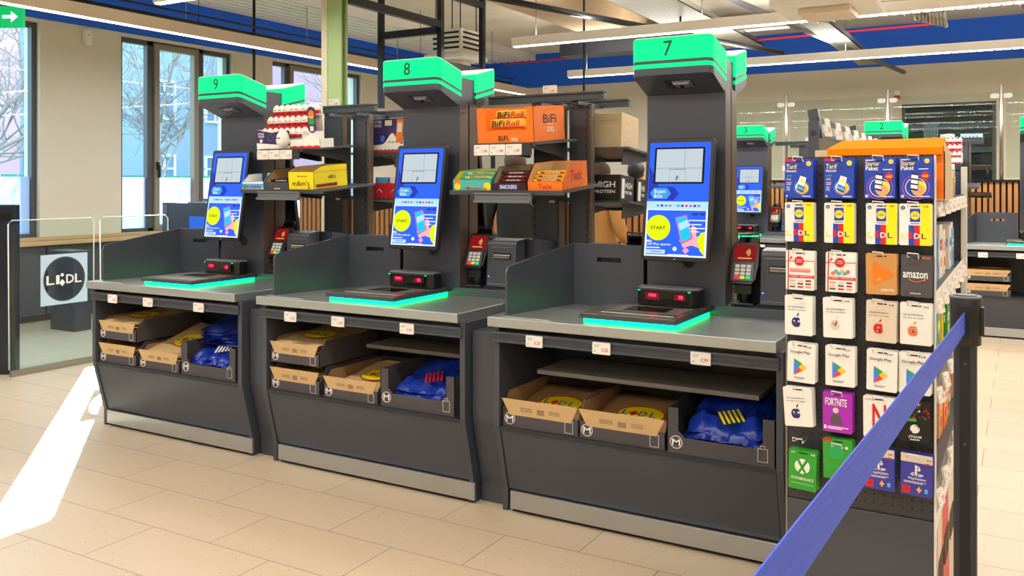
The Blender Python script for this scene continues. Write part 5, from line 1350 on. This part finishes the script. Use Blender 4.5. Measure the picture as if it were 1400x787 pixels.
# products on the open side of the rack
rnd = random.Random(12)
def product(kind, x, y, z, w, d, h, cols, lb, word=None):
    """small retail pack whose printed face looks to +x"""
    t = thing(kind, lb, kind.replace('_', ' '), (x, y, z), rnd.uniform(-.06, .06))
    b = MB()
    if kind == 'bottle': b.lathe([(d * .42, 0), (d * .48, .006), (d * .48, h * .7), (d * .2, h * .8), (d * .2, h)], cols[0], 14)
    elif kind == 'snack_bag': b.prism([(-d / 2, 0), (d / 2, 0), (d * .42, .02), (d * .46, h * .5), (d * .42, h - .02), (d / 2, h), (-d / 2, h), (-d * .42, h - .02), (-d * .46, h * .5), (-d * .42, .02)], -w / 2, w / 2, cols[0], M=frame_right(0, 0, 0))
    else: b.box(-w / 2, w / 2, -d / 2, d / 2, 0, h, cols[0])
    b.build('body', t, bevel=.002)
    b = MB(frame_right(w / 2 if kind != 'bottle' else d * .48, -d / 2, 0)); e = .0008
    b.rect(d * .1, h * .52, d * .8, h * .2, e, cols[1]); b.disc(d * .5, h * .3, min(d, h) * .18, 0, e * 1.5, cols[2], 14); b.text(word or 'mix', d * .18, h * .56, d * .64, h * .12, e * 2, cols[3 % len(cols)]); b.build('side_print', t)
    b = MB(frame_front(-w / 2, -d / 2 if kind != 'bottle' else -d * .48, 0)); b.rect(w * .1, h * .5, w * .8, h * .2, e, cols[1]); b.disc(w * .5, h * .3, w * .25, 0, e * 1.5, cols[2], 14); b.build('front_print', t)
    return t
pal = {0: [('bottle', ['green', 'white', 'teal', 'navy'], 'green and white tube', 'fresh'), ('bottle', ['white', 'orange', 'red', 'navy'], 'white bottle with orange band', 'gel'), ('snack_pack', ['paper', 'green', 'blue', 'white'], 'white pack with green band', 'dent'), ('snack_pack', ['gold', 'purple', 'white', 'white'], 'gold and violet pack', 'clean'), ('snack_pack', ['black', 'paper', 'red', 'black'], 'black pack with pale band', 'men'), ('snack_pack', ['skyblue', 'white', 'blue', 'blue'], 'pale blue pack', 'soft')],
       1: [('snack_pack', ['paper', 'pink', 'red', 'white'], 'white and pink chewing gum carton', 'gum'), ('snack_pack', ['gold', 'pink', 'red', 'white'], 'golden carton with a pink band', 'mix'), ('snack_pack', ['paper', 'skyblue', 'green', 'navy'], 'white carton with coloured dots', 'chew'), ('snack_pack', ['skyblue', 'paper', 'red', 'blue'], 'pale blue carton with a red dot', 'dent'), ('snack_pack', ['paper', 'red', 'orange', 'white'], 'white carton with a red band', 'plus')],
       2: [('snack_pack', ['yellow', 'orange', 'pink', 'red'], 'yellow and orange pack', 'sour'), ('snack_bag', ['green', 'paper', 'gold', 'green'], 'green candy bag', 'frog'), ('snack_bag', ['skyblue', 'paper', 'red', 'blue'], 'pale blue candy bag', 'ice'), ('snack_pack', ['paper', 'gold', 'orange', 'red'], 'white and golden pack', 'nuts'), ('snack_bag', ['teal', 'yellow', 'red', 'white'], 'turquoise candy bag', 'tropic')],
       3: [('snack_bag', ['orange', 'paper', 'red', 'red'], 'orange snack bag', 'crisp'), ('snack_pack', ['card_tan', 'paper', 'brown', 'brown'], 'tan snack carton', 'oat'), ('snack_bag', ['gold', 'brown', 'paper', 'white'], 'golden snack bag', 'corn'), ('snack_bag', ['paper', 'skyblue', 'blue', 'blue'], 'white and blue snack bag', 'milk'), ('snack_pack', ['tan', 'orange', 'red', 'white'], 'pale brown snack carton', 'bar')],
       4: [('snack_bag', ['paper', 'red', 'card_tan', 'white'], 'white and red biscuit bag', 'choc'), ('snack_bag', ['red', 'paper', 'brown', 'red'], 'red biscuit bag', 'nut'), ('snack_bag', ['paper', 'orange', 'tan', 'white'], 'white and orange biscuit bag', 'puff')]}
shname = ['top shelf', 'second shelf', 'third shelf', 'fourth shelf', 'lowest shelf']
for k, lst in pal.items():
    if k == 4: continue
    y = GY + (.58 if k == 0 else .10)
    gap = (4.2 - y) / (len(lst) * 2)
    for j in range(len(lst) * 2 if k else len(lst) * 2):
        kd, cols, nm, wd = lst[j % len(lst)]
        hh = {0: .12, 1: .17, 2: .16, 3: .17, 4: .14}[k] + rnd.uniform(-.02, .02)
        if k == 4 and j > 3: break
        pos = 'nearer' if j < len(lst) else 'farther'
        product(kd, -.29 + rnd.uniform(-.01, .01), y + gap * (j + .5), SH[k] + .0005, .07 if kd != 'bottle' else .05, min(gap * .85, .10), hh, cols, f'{pos} {nm} on the {shname[k]} beside the gift cards', wd)
# cardboard divider sheet on second shelf
tag(MB().box(-.40, -.24, GY + .03, GY + .034, SH[1] + .001, SH[1] + .24, 'cardboard').build('cardboard_sheet'), 'upright brown cardboard sheet behind the gift card panel on the second shelf', 'cardboard')
# long header rail left of the rack
t = thing('header_shelf', 'dark high shelf header with a row of leaning price labels, left above the gift cards', 'shelf rack', (-.735, 3.72, 0), math.atan2(.10, 3.0))
MB().box(-.02, .02, -.02, .02, 0, 1.80, 'anthracite').build('post', t, bevel=.002)
MB().box(-.02, .02, 2.98, 3.02, 0, 1.80, 'anthracite').build('post', t, bevel=.002)
MB().box(-.01, .01, .02, 2.98, 1.55, 1.74, 'beige' if 0 else 'mast_edge').build('back_panel', t)
b = MB(); b.box(-.01, .012, -.02, 3.0, 1.74, 1.76, 'anthracite'); b.box(.0, .01, 0.0, 3.0, 1.80, 1.82, 'anthracite')
b.build('rail', t)
for k in range(3): MB(Matrix.Translation((0, .04 + k * 1.2, 1.73)) @ Matrix.Rotation(R(-10), 4, 'Y')).box(-.01, .03, -.02, .02, 0, .12, 'anthracite').build('bracket', t)
for k in range(9):
    M = Matrix.Translation((.02, .2 + k * .32, 1.785)) @ Matrix.Rotation(R(60), 4, 'Z') @ Matrix.Rotation(R(-14), 4, 'X')
    price_tag(t, 0, 0, 0, '2,%d9' % (k % 10), M=M, w=.05, h=.08)

# ================================================================== BELT BARRIER
bx, by = -.127, 2.50
t = thing('belt_post', 'dark belt barrier post at the right with a blue belt pulled towards the viewer', 'barrier post', (bx, by, 0))
b = MB(); b.prism(rrect(-.026, -.026, .026, .026, .008, 3), 0, 1.155, 'anthracite_dark')
po = b.build('post', t)
b = MB(frame_front(0, -.0262, 0)); b.rect(-.012, .02, .024, 1.12, .0006, 'void')
for z in (1.10, .52, .50, .90): b.disc(-.0, z, .0035, .0006, .0012, 'rail_grey', 10)
for z in (.70, .26, .69, .25): b.disc(0, z, .005, .0006, .0014, 'black', 10)
b.build('groove', po)
b = MB(); b.prism([( .036 * math.cos(2 * PI * i / 28), .036 * math.sin(2 * PI * i / 28)) for i in range(28)], 1.145, 1.262, 'black_plastic', smooth=True); hd = b.build('belt_head', t, bevel=.002)
b = MB(); b.prism([( .0365 * math.cos(2 * PI * i / 28), .0365 * math.sin(2 * PI * i / 28)) for i in range(28)], 1.262, 1.268, 'grey_plastic', smooth=True); b.disc(0, 0, .028, 1.268, 1.27, 'black_plastic'); b.build('cap', hd)
MB().box(-.014, .014, -.042, -.03, 1.165, 1.245, 'void').box(.034, .042, -.012, .012, 1.17, 1.24, 'black_plastic').build('belt_slot', hd)
MB().disc(0, 0, .14, 0, .012, 'black_plastic', 36).build('base_plate', t)
v, f = [], []
pts = [(-.127, 2.465, 1.23), (-.14, 1.9, 1.24), (-.152, 1.3, 1.255), (-.16, .74, 1.275), (-.165, .32, 1.288)]
b = MB()
N = 5
for (x, y, z) in pts: b_ = None
n = len(pts); vs_ = []
for (x, y, z) in pts:
    for s_ in (-.0008, .0008):
        for k in range(9): vs_.append((x - bx + s_ * 1.0 + (.0008 if k % 2 else 0) * (1 if s_ > 0 else -1), y - by, z - .052 + .052 * k / 8))
fs = []
for i in range(n - 1):
    for s_ in (0, 1):
        for k in range(8):
            a = i * 18 + s_ * 9 + k; q_ = (a, a + 1, a + 19, a + 18); fs.append(q_ if s_ == 0 else q_[::-1])
    a = i * 18; fs.append((a, a + 18, a + 27, a + 9)); fs.append((a + 8, a + 17, a + 35, a + 26))
b.add(vs_, fs, 'belt_blue'); b.build('belt', t)
MB().box(-.006 - .165 - bx, .006 - .165 - bx, .30 - by, .33 - by, 1.23, 1.295, 'black_plastic').build('belt_clip', t)

# ================================================================== ENTRANCE SIDE AT THE LEFT
t = thing('security_gate', 'dark blue-black security pedestal at the left edge', 'security gate', (-7.15, 4.15, 0), R(30))
MB().box(-.19, .13, 0, .07, 0, 1.375, 'navy_black' if 'navy_black' in _m else 'gate_dark').build('pedestal', t, bevel=.006) if 'gate_dark' in _m else (mat('gate_dark', '#141a2c', .25, coat=.3), MB().box(-.30, .10, 0, .07, 0, 1.375, 'gate_dark').build('pedestal', t, bevel=.006))
MB().box(-.06, .06, -.003, 0, 1.25, 1.31, 'black_gloss').build('sensor_window', t)
def glass_gate(x, y0, y1, label, sticker_y):
    t = thing('glass_barrier', label, 'glass barrier', (x, 0, 0))
    b = MB(); b.prism(rrect(y0, .05, y1, 1.25, .03), 0, .012, 'barrier_glass', M=frame_right(0, 0, 0)); b.build('pane', t)
    e = MB()
    e.tube([(.006, y0 + .01, .06), (.006, y0 + .0, 1.22), (.006, y0 + .03, 1.25), (.006, y1 - .03, 1.25), (.006, y1, 1.22), (.006, y1, .06)], .005, 'white', 6); e.build('polished_edge', t)
    MB().box(-.004, .016, y0 + .02, y1 - .02, 0, .05, 'steel').build('foot', t)
    # square sticker with round cut-out and letters
    s = MB(frame_right(.0125, sticker_y - .21, .535)); w = .42
    n = 40; out = []
    inner = [(w / 2 + .185 * math.cos(2 * PI * i / n), w / 2 + .185 * math.sin(2 * PI * i / n)) for i in range(n)]
    def sq(i):
        a = 2 * PI * i / n; c_, s_ = math.cos(a), math.sin(a); k = (w / 2) / max(abs(c_), abs(s_)); return (w / 2 + k * c_, w / 2 + k * s_)
    vs_ = [(x_, y_, z_) for z_ in (0, .0008) for x_, y_ in inner + [sq(i) for i in range(n)]]
    fs = []
    for i in range(n):
        j = (i + 1) % n; fs += [(i, j, n + j, n + i), (2 * n + i, 3 * n + i, 3 * n + j, 2 * n + j)]
    s.add(vs_, fs, 'sticker_blue')
    s.ring(w / 2, w / 2, .188, .008, 0, .001, 'text_grey', 36)
    s.text('L', .05, .17, .07, .075, .001, 'white'); s.text('I', .135, .17, .03, .075, .001, 'white'); s.prism([(.19, .15), (.215, .18), (.19, .21), (.165, .18)], 0, .001, 'white'); s.disc(.19, .245, .014, 0, .001, 'white', 14)
    s.text('D', .225, .17, .07, .075, .001, 'white'); s.text('L', .305, .17, .06, .075, .001, 'white')
    s.build('sticker', t)
mat('sticker_blue', '#b8d4ee', .5)
glass_gate(-7.0, 4.10, 4.85, 'clear glass barrier with a pale square sticker at the left', 4.575)
glass_gate(-7.0, 4.91, 5.62, 'clear glass barrier right behind checkout 9, next to the stickered one', 5.21)
t = thing('dark_cabinet', 'dark cabinet standing behind checkout 9', 'cabinet', (-7.55, 6.0, 0))
MB().box(0, 1.0, 0, .5, 0, 1.355, 'anthracite_dark').build('body', t, bevel=.005); MB().box(.02, .08, -.004, 0, .3, 1.33, 'anthracite').build('side_strip', t); MB().box(.42, .98, -.02, -.0, 1.0, 1.22, 'band_blue').build('blue_panel', t, bevel=.003)
t = thing('promotion_card', 'small dark triangular promotion card behind the checkout 9 screen', 'card', (-6.83, 5.9, 1.10))
b = MB(frame_front(0, 0, 0)); b.prism([(.10, .0), (.24, .0), (.24, .30), (.0, .30)], 0, .006, 'gate_dark'); b.prism([(.12, .02), (.2, .02), (.2, .13), (.11, .16)], .006, .007, 'orange'); b.text('Heute', .03, .255, .12, .02, .007, 'white'); b.text('frisch', .05, .225, .1, .02, .007, 'white'); b.build('card', t)
MB().cyl((.2, .01, -1.1), (.2, .01, .02), .008, 'black_steel', 8).build('stand', t)
b = MB().box(-8.95, -8.55, 5.7, 5.9, 0, .84, 'anthracite'); tag(b.build('bench_support', bevel=.005), 'dark grey pillar support below the window sill seen through the glass barrier', 'support')
t = thing('blue_basket', 'blue plastic crate on a shelf far behind checkout 8', 'crate', (-5.75, 9.0, 1.9))
MB().box(0, .5, 0, .4, 0, .2, 'band_blue').build('crate', t, bevel=.01); MB().box(.2, .24, .1, .14, -1.9, 0, 'black_steel').build('stand', t)

# ================================================================== PEOPLE
def skin_mesh(name, verts, edges, m, parent, sub=2, root=0):
    me = bpy.data.meshes.new(name); bm = bmesh.new(); L = bm.verts.layers.skin.verify()
    vv = []
    for i, (co, r) in enumerate(verts):
        v = bm.verts.new(co); rr = r if isinstance(r, tuple) else (r, r); v[L].radius = rr; v[L].use_root = (i == root); vv.append(v)
    for a, b_ in edges: bm.edges.new((vv[a], vv[b_]))
    bm.to_mesh(me); bm.free(); me.materials.append(_m[m])
    o = bpy.data.objects.new(name, me); C.objects.link(o); o.parent = parent
    s = o.modifiers.new('skin', 'SKIN'); s.use_smooth_shade = True
    u = o.modifiers.new('sub', 'SUBSURF'); u.levels = sub; u.render_levels = sub
    return o
mat('skin', '#c98f70', .55); mat('hair_brown', '#3d2817', .6, var=.4, scale=80, bump=.5); mat('hair_black', '#15120f', .5, bump=.5, scale=80)
mat('coat_tan', '#a8763c', .85, var=.15, scale=8, bump=.3); mat('jacket_dark', '#17171c', .8, var=.2, scale=12, bump=.3); mat('trouser', '#1f2430', .8); mat('hijab', '#3a2820', .8, bump=.4, scale=20); mat('shoe', '#101010', .5)
def person(x, y, rz, H_, coat, hair, label, long_coat=False, scarf=False):
    t = thing('person', label, 'person', (x, y, 0), rz); s = H_ / 1.75
    def S(v): return (v[0] * s, v[1] * s, v[2] * s)
    # body faces -y.  arms bent forward as if using a counter
    V = [((0, 0, .95), (.14, .10)), ((0, 0, 1.12), (.12, .09)), ((0, 0, 1.32), (.15, .10)), ((0, 0, 1.43), (.10, .08)), ((0, 0, 1.49), .05), ((0, -.01, 1.54), .055)]
    E_ = [(0, 1), (1, 2), (2, 3), (3, 4), (4, 5)]
    for sg in (-1, 1):
        i = len(V)
        V += [((sg * .17, 0, 1.41), .055), ((sg * .22, .0, 1.25), .045), ((sg * .24, -.04, 1.12), .038), ((sg * .21, -.17, 1.08), .032), ((sg * .17, -.28, 1.07), .022), ((sg * .165, -.33, 1.065), (.034, .016)), ((sg * .165, -.365, 1.06), (.034, .013))]
        E_ += [(3, i), (i, i + 1), (i + 1, i + 2), (i + 2, i + 3), (i + 3, i + 4), (i + 4, i + 5), (i + 5, i + 6)]
        j = len(V)
        V += [((sg * .09, 0, .90), .09), ((sg * .10, -.01, .70), .075), ((sg * .10, -.015, .50), .052), ((sg * .10, .0, .30), .05), ((sg * .10, .02, .09), .035), ((sg * .105, -.05, .045), .035), ((sg * .11, -.13, .03), .028)]
        E_ += [(0, j), (j, j + 1), (j + 1, j + 2), (j + 2, j + 3), (j + 3, j + 4), (j + 4, j + 5), (j + 5, j + 6)]
        for k, (dx, L_) in enumerate(((-.026, .065), (-.009, .078), (.009, .074), (.026, .058))):
            i2 = len(V); px = sg * .165 + dx
            V += [((px, -.385, 1.06), .0085), ((px, -.385 - L_ * .5, 1.055), .008), ((px, -.385 - L_, 1.038), .0065)]
            E_ += [(i + 6, i2), (i2, i2 + 1), (i2 + 1, i2 + 2)]
        i2 = len(V); V += [((sg * .125, -.345, 1.062), .009), ((sg * .112, -.375, 1.05), .008)]; E_ += [(i + 5, i2), (i2, i2 + 1)]
    V = [(S(c), tuple(q * s for q in r) if isinstance(r, tuple) else r * s) for c, r in V]
    skin_mesh('body', V, E_, 'skin', t)
    # head with face
    hb = MB(Matrix.Scale(s, 4))
    hb.ball((0, -.005, 1.635), (.073, .092, .112), 'skin', 20, 14); hb.ball((0, -.03, 1.575), (.05, .055, .045), 'skin', 14, 8)
    hb.cyl((0, -.09, 1.645), (0, -.108, 1.61), .009, 'skin', 10, .015)
    for sg in (-1, 1):
        hb.ball((sg * .03, -.082, 1.645), (.012, .01, .008), 'white', 10, 6); hb.ball((sg * .03, -.090, 1.645), (.005, .004, .005), 'black', 8, 6); hb.ball((sg * .075, .0, 1.635), (.01, .018, .03), 'skin', 10, 6)
        hb.ball((sg * .03, -.084, 1.668), (.018, .006, .004), hair, 8, 5)
    hb.ball((0, -.09, 1.578), (.024, .008, .008), 'dark_red', 10, 6)
    hb.build('head', t)
    h2 = MB(Matrix.Scale(s, 4)); h2.ball((0, .02, 1.665), (.085, .095, .105), hair, 20, 12)
    if scarf: h2.ball((0, .03, 1.58), (.09, .09, .12), hair, 16, 10)
    elif hair == 'hair_brown': h2.ball((0, .045, 1.57), (.08, .06, .12), hair, 16, 10)
    h2.build('hair', t)
    J = [((0, 0, .93), (.16, .12)), ((0, 0, 1.12), (.15, .115)), ((0, 0, 1.32), (.175, .12)), ((0, 0, 1.44), (.11, .09)), ((0, .0, 1.48), .065)]; JE = [(0, 1), (1, 2), (2, 3), (3, 4)]
    for sg in (-1, 1):
        i = len(J); J += [((sg * .175, 0, 1.41), .07), ((sg * .225, 0, 1.25), .062), ((sg * .245, -.04, 1.11), .055), ((sg * .21, -.17, 1.08), .048), ((sg * .175, -.265, 1.07), .04)]; JE += [(3, i)] + [(i + k, i + k + 1) for k in range(4)]
    if long_coat:
        i = len(J); J += [((0, 0, .70), (.19, .15)), ((0, 0, .50), (.20, .16))]; JE += [(0, i), (i, i + 1)]
    J = [(S(c), tuple(q * s for q in r) if isinstance(r, tuple) else r * s) for c, r in J]
    skin_mesh('jacket', J, JE, coat, t)
    L_ = [((0, 0, .93), (.15, .11))]; LE = []
    for sg in (-1, 1):
        i = len(L_); L_ += [((sg * .09, 0, .86), .10), ((sg * .10, -.01, .68), .088), ((sg * .10, -.01, .48), .066), ((sg * .10, .0, .28), .06), ((sg * .10, .015, .10), .052)]; LE += [(0, i)] + [(i + k, i + k + 1) for k in range(4)]
    L_ = [(S(c), tuple(q * s for q in r) if isinstance(r, tuple) else r * s) for c, r in L_]
    skin_mesh('trousers', L_, LE, 'trouser', t)
    for sg in (-1, 1):
        b = MB(Matrix.Scale(s, 4)); b.ball((sg * .106, -.06, .04), (.05, .135, .045), 'shoe', 14, 8); b.build('shoe', t)
    return t
person(-3.43, 6.0, R(200), 1.80, 'jacket_dark', 'hair_brown', 'person in a black jacket with brown hair behind the orange snack boxes')
person(-3.12, 6.95, R(150), 1.72, 'coat_tan', 'hijab', 'person in a long tan coat with covered hair, left of the nearest checkout mast', True, True)
person(-3.35, 8.3, R(175), 1.76, 'jacket_dark', 'hair_black', 'person with short black hair behind the tan coated one')
